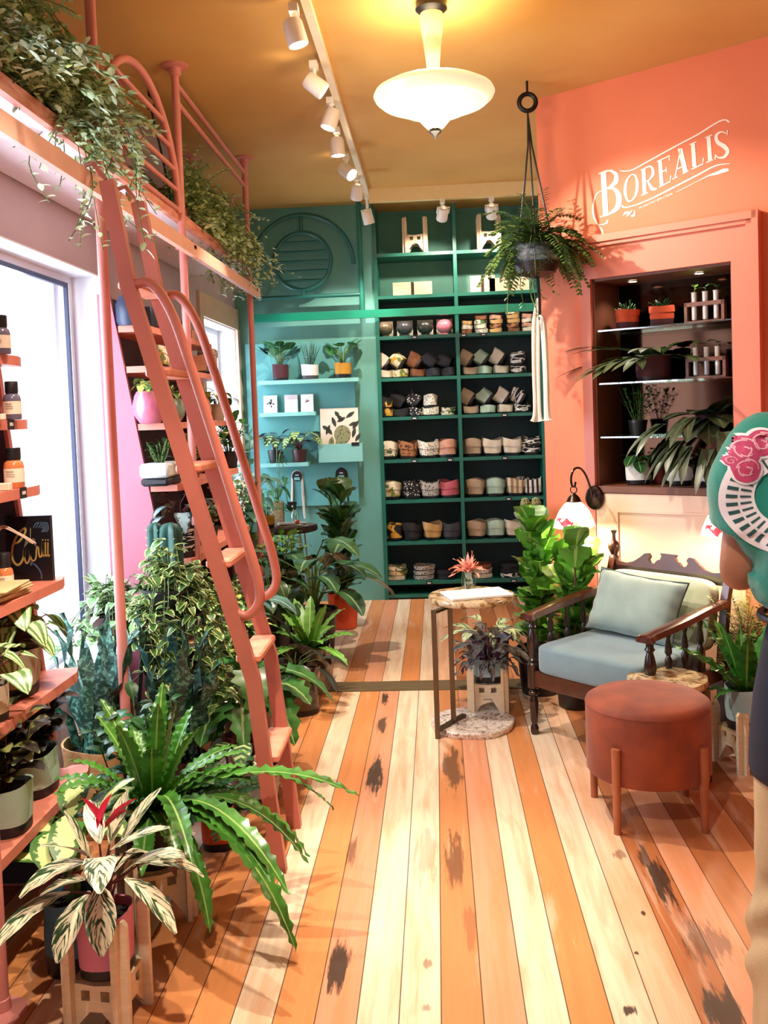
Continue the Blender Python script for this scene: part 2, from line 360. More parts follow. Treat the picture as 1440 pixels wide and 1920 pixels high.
for k, s in enumerate((.47, .82)):
    p = WS(s, NZ1 - .0135, -.13); t = thing('downlight', ('left' if k == 0 else 'right') + ' small round downlight in the top of the niche', 'light', p, group='niche downlights')
    MB().lathe([(.022, -.006), (.030, -.006), (.030, .0), (.022, .0), (.022, -.006)], 18, cap=False).build('trim_ring', M('steel_ring', '#b8aea6', .3, .8), t)
    MB().lathe([(.021, -.004), (.021, -.001)], 16).build('lens', LAMPON, t)
    light('niche_glow', 'SPOT', p + V((0, 0, -.012)), 2.2, (1, .9, .75), p + V((0, 0, -1)), spot=130, blend=.6, radius=.015)
# ------------------------------------------------------------------ pink pipe rack with high shelf
XP = -1.16; ZS = 2.46
rack = thing('pipe_shelf_rack', 'pink pipe rack from floor to ceiling carrying the long high plant shelf along the windows', 'shelf', (XP, 3.5, 0))
def rel(p, o): return V(p) - V(o.location)
RO = V((XP, 3.5, 0))
def pole(x, y, z0=0., fl=True, r=.019):
    b = MB().tube([V((x, y, z0)) - RO, V((x, y, ZC)) - RO], r, 12)
    b.lathe([(.062, 0), (.062, .006), (.024, .012), (.022, .04), (r, .042)], 20, V((x, y, 0)) - RO) if z0 == 0 else None
    b.lathe([(r, -.05), (.026, -.045), (.028, -.014), (.062, -.008), (.062, 0)], 20, V((x, y, ZC)) - RO)
    b.build('pole', PINK, rack)
for y in (2.26, 3.28, 4.37, 5.95): pole(XP, y)
for y in (2.6, 4.5, 5.86, 6.99): pole(-1.475, y, ZS)
MB().bb(V((-1.555, 1.7, 2.43)) - RO, V((-1.19, 5.98, 2.455)) - RO).build('shelf_board', M('lilac_white_shelf_underside', '#e6d3d6', .5, var=.04), rack, False)
MB().bb(V((-1.19, 1.7, 2.428)) - RO, V((-1.165, 5.98, 2.478)) - RO).build('shelf_lip', M('chipped_pink_lip', '#e9a48d', .5, c2='#c9745c', vs=9, stretch=(1, 1, 6)), rack, False)
MB().bb(V((-1.125, 1.7, 2.265)) - RO, V((-1.10, 6.0, 2.325)) - RO).build('ladder_rail', M('pale_pink_rail', '#efb6a0', .4, var=.04), rack, False)
b = MB()
for y in (1.8, 2.26, 3.28, 4.37, 5.9): b.bb(V((-1.19, y - .02, 2.30)) - RO, V((-1.10, y + .02, 2.318)) - RO)
b.build('rail_bracket', PINK, rack, False)
# arch with bars between two poles
ya, yb, zt = 3.30, 4.33, 2.94; cy = (ya + yb) / 2; ry = (yb - ya) / 2
def za(y): return ZS + (zt - ZS) * math.sqrt(max(0, 1 - ((y - cy) / ry) ** 2))
pts = [V((XP, cy - ry * math.cos(PI * i / 28), ZS + (zt - ZS) * math.sin(PI * i / 28))) - RO for i in range(29)]
MB().tube(pts, .017, 10).build('arch', PINK, rack)
for k in range(5):
    z = ZS + .015 + .088 * k; q = ry * math.sqrt(max(0, 1 - ((z - ZS) / (zt - ZS)) ** 2))
    MB().tube([V((XP, cy - q, z)) - RO, V((XP, cy + q, z)) - RO], .0105, 8).build('arch_bar', PINK, rack)
for z in (3.07, 2.985): MB().tube([V((XP, 4.37, z)) - RO, V((XP, 5.95, z - .02)) - RO], .0125, 8).build('brace_pipe', PINK, rack)
# ------------------------------------------------------------------ rolling ladder
lad = thing('shop_ladder', 'terracotta wooden ladder with bent rails and tubular handrails leaning on the pink rack', 'ladder', (-.6, 3.15, 0)); LO = V(lad.location)
def lrail(y, y0):
    return [V((-.565, y0, 0)), V((-.632, y, .635)), V((-.985, y, 1.94)), V((-1.04, y, 2.285))]
def plank(path, w, d, name):
    b = MB(); n = len(path); vs = []
    for i, p in enumerate(path):
        t = (path[min(i + 1, n - 1)] - path[max(i - 1, 0)]).normalized(); s_ = V((0, 1, 0)); nn = t.cross(s_).normalized()
        for a, c in ((-1, -1), (1, -1), (1, 1), (-1, 1)): vs.append(p + s_ * (a * d / 2) + nn * (c * w / 2) - LO)
    fs = [(0, 1, 2, 3), tuple((n - 1) * 4 + k for k in (3, 2, 1, 0))]
    for i in range(n - 1):
        for k in range(4): fs.append((i * 4 + k, i * 4 + (k + 1) % 4, i * 4 + 4 + (k + 1) % 4, i * 4 + 4 + k))
    return b.add(vs, fs).build(name, LADDER, lad, False)
Y1, Y2 = 3.02, 3.34
plank(lrail(Y1, 2.99), .048, .032, 'side_rail'); plank(lrail(Y2, 3.32), .048, .032, 'side_rail')
def lx(z):
    pts = [(0, -.565), (.635, -.632), (1.94, -.985), (2.285, -1.04)]
    for (z0, x0), (z1, x1) in zip(pts, pts[1:]):
        if z <= z1: return x0 + (x1 - x0) * (z - z0) / (z1 - z0)
    return pts[-1][1]
for z in (.36, .70, 1.02, 1.34, 1.66, 1.95):
    MB().box(V((lx(z), (Y1 + Y2) / 2, z)) - LO, (.085, Y2 - Y1 - .03, .026), bev=.006).build('rung', M('worn_rung', '#e39a7c', .5, c2='#d07c5c', vs=8), lad, False)
for y in (Y1, Y2):
    pts = [V((lx(1.94) + .02, y, 1.95)), V((lx(1.93) + .075, y, 1.945)), V((lx(1.86) + .115, y, 1.85)), V((lx(1.7) + .125, y, 1.68))]
    for z in (1.4, 1.15, 1.0): pts.append(V((lx(z) + .122, y, z)))
    pts += [V((lx(.92) + .11, y, .9)), V((lx(.86) + .055, y, .85)), V((lx(.86) + .01, y, .86))]
    MB().tube([p - LO for p in smoothpath(pts, 5)], .0165, 10).build('handrail', LADDER, lad)
for y in (Y1, Y2): MB().tube([V((-1.045, y, 2.29)) - LO, V((-1.085, y, 2.345)) - LO, V((-1.112, y, 2.338)) - LO], .008, 8).build('hook', PINK, lad)
# ------------------------------------------------------------------ sloping display units under the windows
def unit(name, label, y0, y1, xs, tiers, ztop, side):
    o = thing(name, label, 'shelf unit', (XL + .01, (y0 + y1) / 2, 0)); O = V(o.location)
    x0 = XL + .012
    for k, (ya, yb) in enumerate(((y0, y0 + .022), (y1 - .022, y1))):
        pl = [(x0, 0), (xs(0), 0), (xs(ztop), ztop), (x0, ztop)]
        T = Matrix.Translation(V((0, (ya + yb) / 2, 0)) - O) @ Matrix(((1, 0, 0, 0), (0, 0, 1, 0), (0, 1, 0, 0), (0, 0, 0, 1)))
        MB().prism(pl, .022, T).build('side_panel', side, o, False)
        inn = [(x0 + .003, 0.01), (xs(0) - .012, .01), (xs(ztop) - .012, ztop - .004), (x0 + .003, ztop - .004)]
        T = Matrix.Translation(V((0, yb + .0025 if k == 0 else ya - .0025, 0)) - O) @ Matrix(((1, 0, 0, 0), (0, 0, 1, 0), (0, 1, 0, 0), (0, 0, 0, 1)))
        tag(MB().prism(inn, .004, T).build('inner_panel', SLATE, o, False), 'dark slate inner lining')
    MB().bb(V((x0, y0 + .022, 0)) - O, V((x0 + .012, y1 - .022, ztop)) - O).build('back_panel', SLATE, o, False)
    for z, xf in tiers:
        c = .05; pl = [(x0 + .012, y0 + .0225), (xs(z) - .0, y0 + .0225), (xs(z) + .012, y0 - .0), (xf - c * .4, y0), (xf, y0 + c), (xf, y1 - c), (xf - c * .4, y1 + .012), (xs(z) + .012, y1 + .0), (xs(z), y1 - .0225), (x0 + .012, y1 - .0225)]
        MB().prism(pl, .03, Matrix.Translation(V((0, 0, z - .015)) - O)).build('shelf', PINKSHELF, o, False)
    return o
NXF = lambda z: -1.14 - .16 * max(0, z - .3) / 1.42
NXS = lambda z: NXF(z) - .085
NT_ = [(.39, -1.15), (.71, -1.17), (1.01, -1.2), (1.31, -1.265), (1.52, -1.295), (1.72, -1.305)]
unit('display_unit', 'near sloping shelf unit with salmon shelves of amber jars and potted plants at left edge', 1.75, 2.93, lambda z: NXS(z), NT_, 1.95, PINK)
FXS = lambda z: -1.17 - .31 * z / 1.98
FT_ = [(.45, -1.11), (.85, -1.15), (1.2, -1.2), (1.49, -1.245), (1.76, -1.285), (1.95, -1.33)]
unit('display_unit', 'far sloping shelf unit with dusty pink side board behind the ladder', 4.30, 5.62, lambda z: FXS(z), FT_, 2.1, PINKPANEL)
# ------------------------------------------------------------------ dark green cabinet
cab = thing('wall_cabinet', 'tall dark green cabinet of open shelves filled with folded fabric pots', 'cabinet', ((XC0 + XC1) / 2, YB, 0)); KO = V(cab.location)
XDV = .19; ZCAB = 3.12
def kb(name, a, b_, m): return MB().bb(V(a) - KO, V(b_) - KO).build(name, m, cab, False)
kb('back_panel', (XC0 + .005, YBK - .015, 0), (XC1 - .005, YBK - .003, ZCAB), GREENDARK)
tag(MB().bb(V((XC0 + .03, YBK - .02, 2.45)) - KO, V((XC1 - .02, YBK - .0155, ZCAB)) - KO).build('upper_back_panel', M('sage_cabinet_back', '#4f8d7c', .6, var=.05), cab, False), 'lighter sage green back of the upper cells')
for x0, x1 in ((XC0, XC0 + .03), (XC1 - .03, XC1)): kb('side_panel', (x0, YB - .012, 0), (x1, YBK - .004, ZCAB), GREENFRAME)
kb('divider', (XDV - .014, YB - .012, 0), (XDV + .014, YBK - .016, ZCAB), GREENFRAME)
KZ = [2.755, 2.425, 2.105, 1.775, 1.465, 1.125, .80, .465, .145]
for z in KZ + [.04]:
    for xa, xb in ((XC0 + .03, XDV - .014), (XDV + .014, XC1 - .03)): kb('shelf', (xa, YB - .006, z - .026), (xb, YBK - .016, z), GREENFRAME)
kb('kick_board', (XC0 + .03, YB + .02, 0), (XC1 - .03, YB + .04, .03), BLACK)
def XB(x, y=800): return PD(x, y, YB - .01).x
for x, k in [(783, 2), (912, 2), (875, 2), (778, 4), (947, 4), (775, 5), (842, 5), (945, 5), (950, 6), (795, 8), (955, 8), (970, 7)]:
    if XB(x) < XC1 - .06: 
        t = kb('price_tag', (XB(x) - .024, YB - .012, KZ[k] - .03), (XB(x) + .024, YB - .0065, KZ[k] - .002), TAGM)
        MB().bb(V((XB(x) - .015, YB - .0135, KZ[k] - .02)) - KO, V((XB(x) + .013, YB - .0122, KZ[k] - .011)) - KO).build('price', TAGW, t, False)
# green pipe frame in front of wall and cabinet
gf = thing('pipe_trellis', 'emerald pipe frame with barred ring and arch on the teal back wall', 'rail', (-.54, YB - .1, 0)); GO = V(gf.location); YG = YB - .13
def gt(name, pts, r, n=10, close=False, m=GREENRAIL): return MB().tube([V(p) - GO for p in pts], r, n, close).build(name, m, gf)
MB().bb(V((-1.43, YG - .02, 2.245)) - GO, V((XC1 - .02, YG + .02, 2.305)) - GO).build('ladder_rail', GREENRAIL, gf, False)
PG = M('dark_emerald_pipe', '#1f5f58', .35, var=.05)
gt('post', [(-.545, YG, 2.3), (-.545, YG, ZC - .001)], .02, m=GREENFRAME); gt('cross_pipe', [(-1.43, YG, 2.43), (-.55, YG, 2.43)], .016, m=PG)
cx, cz = PD(567, 490, YG).x, PD(567, 490, YG).z
gt('ring', arc((cx, YG, cz), .222, 0, 2 * PI, 48)[:-1], .017, 10, True, PG); gt('arch', arc((cx, YG, cz - .04), .40, 0, PI, 40), .017, 10, m=PG)
for k in range(5):
    z = cz + (k - 2) * .074; q = math.sqrt(.222 ** 2 - (z - cz) ** 2); gt('ring_bar', [(cx - q, YG, z), (cx + q, YG, z)], .010, 8, m=PG)
gt('spacer', [(cx, YG, cz + .222), (cx, YG, cz + .36)], .014, m=PG); gt('spacer', [(cx, YG, 2.43), (cx, YG, cz - .222)], .014, m=PG)
for x in (-1.35, .3): gt('wall_bracket', [(x, YG, 2.275), (x, YB - .001, 2.275)], .012)
gt('wall_bracket', [(-1.35, YG, 2.43), (-1.35, YB - .001, 2.43)], .012)
# ------------------------------------------------------------------ teal wall shelves and card holder
def wshelf(name, x0, x1, y, label, dep=.16, th=.03):
    a, b_ = PD(x0, y, YB - .1).x, PD(x1, y, YB - .1).x; z = PD((x0 + x1) / 2, y, YB - .1 - dep / 2).z
    return tag(MB().bb((a, YB - .031 - dep, z - th), (b_, YB - .031, z)).build(name, TEALSHELF, None, False), label, 'shelf', 'teal wall shelves'), z
_, ZW1 = wshelf('wall_shelf', 488, 674, 711, 'long pale teal wall shelf holding three potted plants')
_, ZW2 = wshelf('wall_shelf', 488, 592, 773, 'short pale teal wall shelf displaying three greeting cards', .10)
_, ZW3 = wshelf('wall_shelf', 492, 581, 868, 'low pale teal wall shelf under the striped calatheas', .16)
# ------------------------------------------------------------------ ceiling track lights
WTR = M('warm_white_track', '#f7ead2', .4, var=.03)
trA = MB().bb((-.475, .3, ZC - .03), (-.44, 7.0, ZC)).build('light_track', WTR, None, False); tag(trA, 'long white track running down the ceiling away from viewer', 'light track')
trB = MB().bb((-.438, 6.93, ZC - .10), (.8, 6.975, ZC)).build('light_track', M('cream_track_housing', '#f6dfa6', .4, var=.03), None, False); tag(trB, 'white track mounted across the ceiling before the green cabinet', 'light track')
def spot(loc, target, on, e, label, cage=False, spot_=62):
    p = V(loc); d = (V(target) - p).normalized(); t = thing('track_spotlight', label, 'spotlight', p, group='track spotlights')
    h = p.z - (ZC - (.03 if p.y < 6.9 or p.x < -.44 else .10)); h = abs(h)
    MB().tube([(0, 0, h), (0, 0, .0)], .011, 8).bb((-.018, -.03, h - .03), (.018, .03, h)).build('stem', WHITEP, t)
    T = d.to_track_quat('Z', 'Y').to_matrix().to_4x4()
    if cage:
        MB().tube([T @ V((-.045, 0, .0)), T @ V((-.045, 0, -.05)), T @ V((.045, 0, -.05)), T @ V((.045, 0, .0))], .005, 6).build('yoke', WHITEP, t)
    hd_ = MB().lathe([(.018, -.05), (.034, -.045), (.040, -.03), (.042, .05), (.040, .055), (.036, .053), (.036, .042)], 20, T=T, cap=False).build('lamp_head', WHITEP, t)
    MB().lathe([(.0355, .040), (.0355, .043)], 18, T=T).build('lens', M('bright_spot_lens', '#fff2d6', .4, emit=60., ec='#ffe2b4') if on else M('dim_spot_lens', '#fff2d6', .4, emit=6., ec='#ffe8c8'), hd_)
    light('spot_beam', 'SPOT', p + d * .062, e, (1, .86, .70), target, spot=spot_, blend=.45, radius=.022)
ZT = ZC - .13
SP = [(.6, (.8, 2.1, 1.1), 1, 95, 'added unseen track spotlight nearest the shop front, brightening the person'), (1.3, (-.95, 2.4, .2), 1, 120, 'added unseen track spotlight above the foreground plants, brightening their pots'), (2.5, (-1.1, 2.3, .4), 1, 60, 'brightest nearest track spotlight glaring at the photo top'), (3.05, (-.15, 1.9, 0), 1, 130, 'glaring track spotlight second from the viewer'), (3.75, (.25, 3.9, 0), 1, 110, 'square white track spotlight third from the viewer, left of pendant'),  # leading pair: unseen lamps added to brighten the foreground
      (4.35, (.95, 4.6, 1.9), 1, 120, 'glowing track spotlight just left of the pendant lamp rim'), (4.85, (-1.2, 4.6, .9), 0, 60, 'white track spotlight below pendant rim height, turned to windows'), (5.35, (-.35, 5.5, 0), 1, 100, 'glowing track spotlight beyond the pendant lamp, sixth from viewer'),
      (5.9, (.9, 4.95, 1.7), 1, 100, 'bright track spotlight third from the far end'), (6.45, (-.8, 7.4, 1.6), 0, 75, 'small track spotlight second from the far end')]
for y, tg, on, e, lb in SP: spot((-.457 - (.05 if on else .03), y, ZT), tg, on, e, lb)
spot((-.457, 6.99, ZT - .06), (-.1, 7.5, 1.3), 0, 30, 'clear caged spotlight hanging where the two tracks meet', True)
spot((PD(829, 370, 6.95).x, 6.95, ZC - .20), (-.05, 7.6, 2.3), 0, 27, 'left caged spotlight on the track before the cabinet', True, 90)
spot((PD(921, 366, 6.95).x, 6.95, ZC - .20), (.5, 7.6, 2.35), 0, 27, 'right caged spotlight on the track before the cabinet', True, 90)
# pendant
pl = PD(808, 0, 3.86); pd = thing('pendant_lamp', 'cream glass saucer pendant lamp with turned stem hanging from ceiling', 'lamp', (pl.x, 3.86, 0)); zd = PD(812, 178, 3.86).z
OPAL = M('lit_cream_opal_glass', '#fbf0cf', .3, var=.03, emit=.42, ec='#ffecc0')
MB().lathe([(.06, ZC), (.065, ZC - .03), (.03, ZC - .06), (.012, ZC - .07)], 24).build('ceiling_cup', IRON, pd)
zt = PD(805, 22, 3.86).z
MB().lathe([(.010, ZC - .06), (.055, zt + .05), (.056, zt + .01), (.044, zt), (.047, zt - .02), (.044, zt - .07), (.036, zt - .13), (.028, zt - .2), (.024, zd + .06), (.024, zd + .02)], 28).build('stem', M('cream_opal_stem', '#f8e8b8', .35, var=.04, emit=.3, ec='#ffe2a0'), pd)
MB().lathe([(.022, zd + .035), (.12, zd + .044), (.20, zd + .036), (.238, zd + .016), (.246, zd - .0), (.238, zd - .016), (.215, zd - .034), (.21, zd - .030), (.17, zd - .052), (.165, zd - .048), (.125, zd - .072), (.085, zd - .082)], 56, cap=False).build('glass_saucer', OPAL, pd)
MB().lathe([(.082, zd - .078), (.055, zd - .105), (.03, zd - .135), (.022, zd - .14)], 24, wob=lambda a, z: 1 + .12 * math.cos(8 * a)).build('petal_cup', M('frosted_petal_glass', '#f3e3b4', .3, emit=.6, ec='#ffe6a8'), pd)
MB().lathe([(.024, zd - .138), (.026, zd - .15), (.012, zd - .16), (.006, zd - .172), (.001, zd - .18)], 16).build('finial', IRON, pd)
light('pendant_glow', 'POINT', (pl.x, 3.86, zd + .20), 13, (1, .84, .55), radius=.10)
light('pendant_glow', 'POINT', (pl.x, 3.86, zd - .24), 8, (1, .84, .6), radius=.10)
# ------------------------------------------------------------------ leaves
def LM(name, c, c2=None, style='plain', k=7., back=None, rough=.38, var=.25, trans=0.):
    if name in MATS: return MATS[name]
    g = NT(name); sx = g.n('ShaderNodeSeparateXYZ'); g.put(sx.inputs[0], g.uv()); u, v = sx.outputs[0], sx.outputs[1]
    a = g.math('MULTIPLY', g.math('ABSOLUTE', g.math('SUBTRACT', v, .5)), 2.)
    base = L(c); alt = L(c2) if c2 else tuple(min(1, x * 1.9 + .02) for x in base[:3]) + (1.,)
    co = g.obj(); nz = g.noise(co, 9.); n2 = g.noise(co, 70., 2.)
    dark = tuple(x * (1 - var * 1.6) for x in base[:3]) + (1.,); lite = tuple(min(1, x * (1 + var) + .004) for x in base[:3]) + (1.,)
    b = g.ramp(nz, [(.3, dark), (.5, base), (.72, lite)])
    if style == 'plain': f = g.math('MULTIPLY', g.math('LESS_THAN', a, .10), .7)
    elif style == 'stripes':
        s = g.math('SINE', g.math('MULTIPLY', g.math('SUBTRACT', u, g.math('MULTIPLY', a, .16)), k * 2 * PI)); f = g.math('MULTIPLY', g.math('GREATER_THAN', s, .1), g.math('LESS_THAN', a, .86))
    elif style == 'water':
        s = g.math('SINE', g.math('MULTIPLY_ADD', a, k * 2, g.math('MULTIPLY', u, 2.))); f = g.math('MULTIPLY_ADD', s, 2.2, .3, clamp=True)
    elif style == 'margin': f = g.math('MULTIPLY_ADD', g.math('ADD', a, g.math('MULTIPLY', g.math('SUBTRACT', n2, .5), .9)), 8., -5.2, clamp=True)
    elif style == 'strom':
        cb = g.n('ShaderNodeCombineXYZ'); g.put(cb.inputs[0], g.math('MULTIPLY', g.math('SUBTRACT', u, g.math('MULTIPLY', a, .45)), 11.)); g.put(cb.inputs[1], g.math('MULTIPLY', v, 1.6)); g.put(cb.inputs[2], g.math('MULTIPLY', nz, 5.))
        f = g.ramp(g.noise(cb.outputs[0], 1., 2.), [(.44, (0, 0, 0, 1)), (.52, (1, 1, 1, 1))])
    elif style == 'snake':
        cb = g.n('ShaderNodeCombineXYZ'); g.put(cb.inputs[0], g.math('MULTIPLY', u, 26.)); g.put(cb.inputs[1], g.math('MULTIPLY', v, 3.)); g.put(cb.inputs[2], g.math('MULTIPLY', nz, 6.))
        f = g.math('MAXIMUM', g.ramp(g.noise(cb.outputs[0], 1., 3., .6, .6), [(.48, (0, 0, 0, 1)), (.6, (1, 1, 1, 1))]), g.math('GREATER_THAN', a, 1.2))
    elif style == 'centre': f = g.math('MULTIPLY_ADD', g.math('ADD', a, g.math('MULTIPLY', g.math('SUBTRACT', n2, .5), 1.3)), -7., 4.6, clamp=True)
    elif style == 'blotch': f = g.ramp(g.noise(co, 26., 2.), [(.5, (0, 0, 0, 1)), (.56, (1, 1, 1, 1))])
    col = g.mix(f, b, alt)
    if back:
        ge = g.n('ShaderNodeNewGeometry'); col = g.mix(ge.outputs['Backfacing'], col, L(back))
    g.put(g.b.inputs['Base Color'], col); g.b.inputs['Roughness'].default_value = rough
    MATS[name] = g.m; return g.m
SH = {'oval': lambda t: math.sin(PI * min(1, t * .96 + .02)) ** .75, 'lance': lambda t: (math.sin(PI * t ** .8) ** .9), 'heart': lambda t: (1 - t) ** .6 * min(1, (t + .16) * 5) * 1.05,
      'strap': lambda t: min(1, .45 + t * 2.2) * min(1, (1 - t) * 4 + .02) ** .7, 'fiddle': lambda t: (.55 + .45 * math.sin(PI * (t * 1.25 - .35))) * min(1, (t + .04) * 8) * min(1, (1 - t) * 7) ** .5,
      'round': lambda t: math.sqrt(max(.0, 1 - (2 * t - 1) ** 2)), 'blade': lambda t: min(1, .62 + t * 1.2) * min(1, (1 - t) * 2.4) ** .8, 'thin': lambda t: (1 - t) ** .5}
RND = random.Random(7)
def leaf(mb, base, d, Ln, W, droop=.5, shape='oval', n=6, fold=.18, wave=0., wf=6, m=2, up=V((0, 0, 1)), rag=0., curl=0.):
    """one leaf blade as a bent grid: u runs base to tip, v across"""
    p = V(base); d = V(d).normalized(); vs = []; uv = []; sh = SH[shape]; ph = RND.random() * 6
    for i in range(n + 1):
        t = i / n; s = d.cross(up); s = s.normalized() if s.length > 1e-3 else V((1, 0, 0)); nn = s.cross(d)
        if curl: s = (Matrix.Rotation(curl * t, 3, d) @ s); nn = s.cross(d)
        w_ = W / 2 * max(.012, sh(t))
        if rag: w_ *= 1 - rag * (i % 2)
        for k in range(-m // 2 if m > 1 else -1, (m // 2 if m > 1 else 1) + 1):
            q = k / (m / 2)
            off = fold * abs(q) * w_ + (wave * W * q * q * math.sin(wf * PI * t * 2 + ph + (0 if q > 0 else 1.3)) if wave else 0)
            vs.append(p + s * (q * w_) + nn * off); uv.append((t, .5 + q / 2))
        p = p + d * (Ln / n); d = (d + V((0, 0, -droop / n))).normalized()
    c = m + 1; fs = [(i * c + k, i * c + k + 1, (i + 1) * c + k + 1, (i + 1) * c + k) for i in range(n) for k in range(m)]
    mb.add(vs, fs, uv); return p
def dirv(az, el): return V((math.cos(az) * math.cos(el), math.sin(az) * math.cos(el), math.sin(el)))
def U_(a, b): return RND.uniform(a, b)
# each foliage writer fills (leaves, stems) in the plant's own space, z = 0 at the soil
def rosette(n, Ln, W, el=(.3, 1.3), droop=1.2, shape='strap', seg=9, wave=0., wf=5, fold=.2, m=2, r0=.01, az=(0, 2 * PI), rag=0., bend=None, lens=(.7, 1.05), curl=0.):
    def f(lv, st):
        for i in range(n):
            a = az[0] + (az[1] - az[0]) * ((i * .618034) % 1) + U_(-.15, .15); t = i / max(1, n - 1); e = el[1] + (el[0] - el[1]) * t + U_(-.1, .1)
            leaf(lv, V((math.cos(a) * r0, math.sin(a) * r0, 0)), dirv(a, e), Ln * U_(*lens), W * U_(.85, 1.15), droop * U_(.7, 1.3), shape, seg, fold, wave, wf, m, rag=rag, curl=U_(-curl, curl))
    return f
def stalked(n, Hs, spread, Ln, W, shape='heart', droop=.9, el=(.2, 1.2), face=.1, sr=.0022, seg=6, fold=.12, wave=0., m=2, az=(0, 2 * PI), wf=3, rag=0.):
    """petioles from the soil, each with one blade at its end"""
    def f(lv, st):
        for i in range(n):
            a = az[0] + (az[1] - az[0]) * ((i * .618034 + .1) % 1) + U_(-.25, .25); q = U_(.35, 1); h = Hs * U_(.5, 1.05) * (1.15 - .5 * q); R_ = spread * q
            p0 = V((math.cos(a) * .012, math.sin(a) * .012, 0)); p2 = V((math.cos(a) * R_, math.sin(a) * R_, h)); p1 = V((p2.x * .35, p2.y * .35, h * .75))
            st.tube([p0, p0.lerp(p1, .5) + V((0, 0, .01)), p1, p2], [sr * 1.3, sr * 1.2, sr, sr * .8], 5)
            leaf(lv, p2, dirv(a + U_(-.3, .3), U_(*el) - .9 + face), Ln * U_(.75, 1.1), W * U_(.8, 1.1), droop, shape, seg, fold, wave, wf, m, rag=rag)
    return f
def bushy(n, Hs, spread, per, Ln, W, shape='oval', droop=.8, sr=.004, el=(-.2, .7), start=.25, fold=.2, wave=0., seg=4, m=2, jitter=.25):
    """upright stems carrying leaves all along"""
    def f(lv, st):
        for i in range(n):
            a = i * 2.4 + U_(-.3, .3); R_ = spread * math.sqrt((i + .3) / n) if n > 1 else 0; h = Hs * U_(.7, 1.05)
            pts = smoothpath([V((math.cos(a) * R_ * .2, math.sin(a) * R_ * .2, 0)), V((math.cos(a) * R_ * .6, math.sin(a) * R_ * .6, h * .5)), V((math.cos(a) * R_ + U_(-.02, .02), math.sin(a) * R_ + U_(-.02, .02), h))], 5)
            st.tube(pts, [sr * (1 - .5 * k / (len(pts) - 1)) for k in range(len(pts))], 6)
            for k in range(per):
                t = start + (1 - start) * (k + U_(0, .8)) / per; q = min(.999, t) * (len(pts) - 1); p = pts[int(q)].lerp(pts[min(int(q) + 1, len(pts) - 1)], q % 1)
                b = k * 2.4 + a + U_(-.3, .3); leaf(lv, p, dirv(b, U_(*el) + .5 * t), Ln * U_(.7, 1.1), W * U_(.75, 1.1), droop, shape, seg, fold, wave, 3, m)
    return f
def trailing(n, drop, out, Ln, W, per=14, shape='heart', rise=.06, sr=.0018, az=(0, 2 * PI), seg=4, el=(-.7, .5), wig=.02, bias=(0, 0)):
    """strands that rise over the rim and hang down"""
    def f(lv, st):
        for i in range(n):
            a = az[0] + (az[1] - az[0]) * U_(0, 1); o = out * U_(.35, 1.1); dr = drop * U_(.15, 1.05); dx, dy = math.cos(a), math.sin(a)
            pts = smoothpath([V((0, 0, 0)), V((dx * o * .5, dy * o * .5, rise * U_(.4, 1.6))), V((dx * o + bias[0] * .4, dy * o + bias[1] * .4, -dr * .25)), V((dx * o * 1.1 + U_(-wig, wig) + bias[0] * .8, dy * o * 1.1 + U_(-wig, wig) + bias[1] * .8, -dr * .65)), V((dx * o * 1.15 + U_(-wig, wig) * 2 + bias[0], dy * o * 1.15 + U_(-wig, wig) * 2 + bias[1], -dr))], 5)
            st.tube(pts, sr, 4)
            for k in range(per):
                q = (.08 + .92 * (k + U_(0, .9)) / per); q = min(.995, q) * (len(pts) - 1); p = pts[int(q)].lerp(pts[int(q) + 1], q % 1)
                leaf(lv, p, dirv(a + U_(-1.5, 1.5), U_(*el)), Ln * U_(.65, 1.1), W * U_(.65, 1.1), .6, shape, seg, .15)
    return f
def ferny(n, Ln, pw=.05, pairs=22, el=(.2, 1.3), droop=2.0, az=(0, 2 * PI), leafl=.035, leafw=.012, lens=(.6, 1.1)):
    """arching fronds with rows of small leaflets"""
    def f(lv, st):
        for i in range(n):
            a = az[0] + (az[1] - az[0]) * ((i * .618034) % 1) + U_(-.2, .2); d = dirv(a, U_(*el)); p = V((0, 0, 0)); ln = Ln * U_(*lens); pts = [p.copy()]; dr = droop * U_(.7, 1.3); s0 = V((-math.sin(a), math.cos(a), 0))
            for k in range(pairs):
                p = p + d * (ln / pairs); d = (d + V((U_(-.02, .02), U_(-.02, .02), -dr / pairs))).normalized(); pts.append(p.copy()); t = (k + 1) / pairs
                if t < .06: continue
                sz = leafl * (.45 + .75 * math.sin(PI * min(1, t * .85 + .12))) * U_(.85, 1.15)
                for sg in (-1, 1): leaf(lv, p, (s0 * sg + d * .45 + V((0, 0, U_(-.25, .2)))), sz, leafw, .4, 'oval', 2, .1, m=2)
            st.tube(pts, .0013, 4)
    return f
def both(*fs):
    def f(lv, st):
        for x in fs: x(lv, st)
    return f
STEMG = M('green_stem', '#5d7a35', .5, var=.15); STEMB = M('brown_stem', '#5a3d25', .7, var=.2); STEMR = M('dark_red_stem', '#5a2026', .5, var=.2)
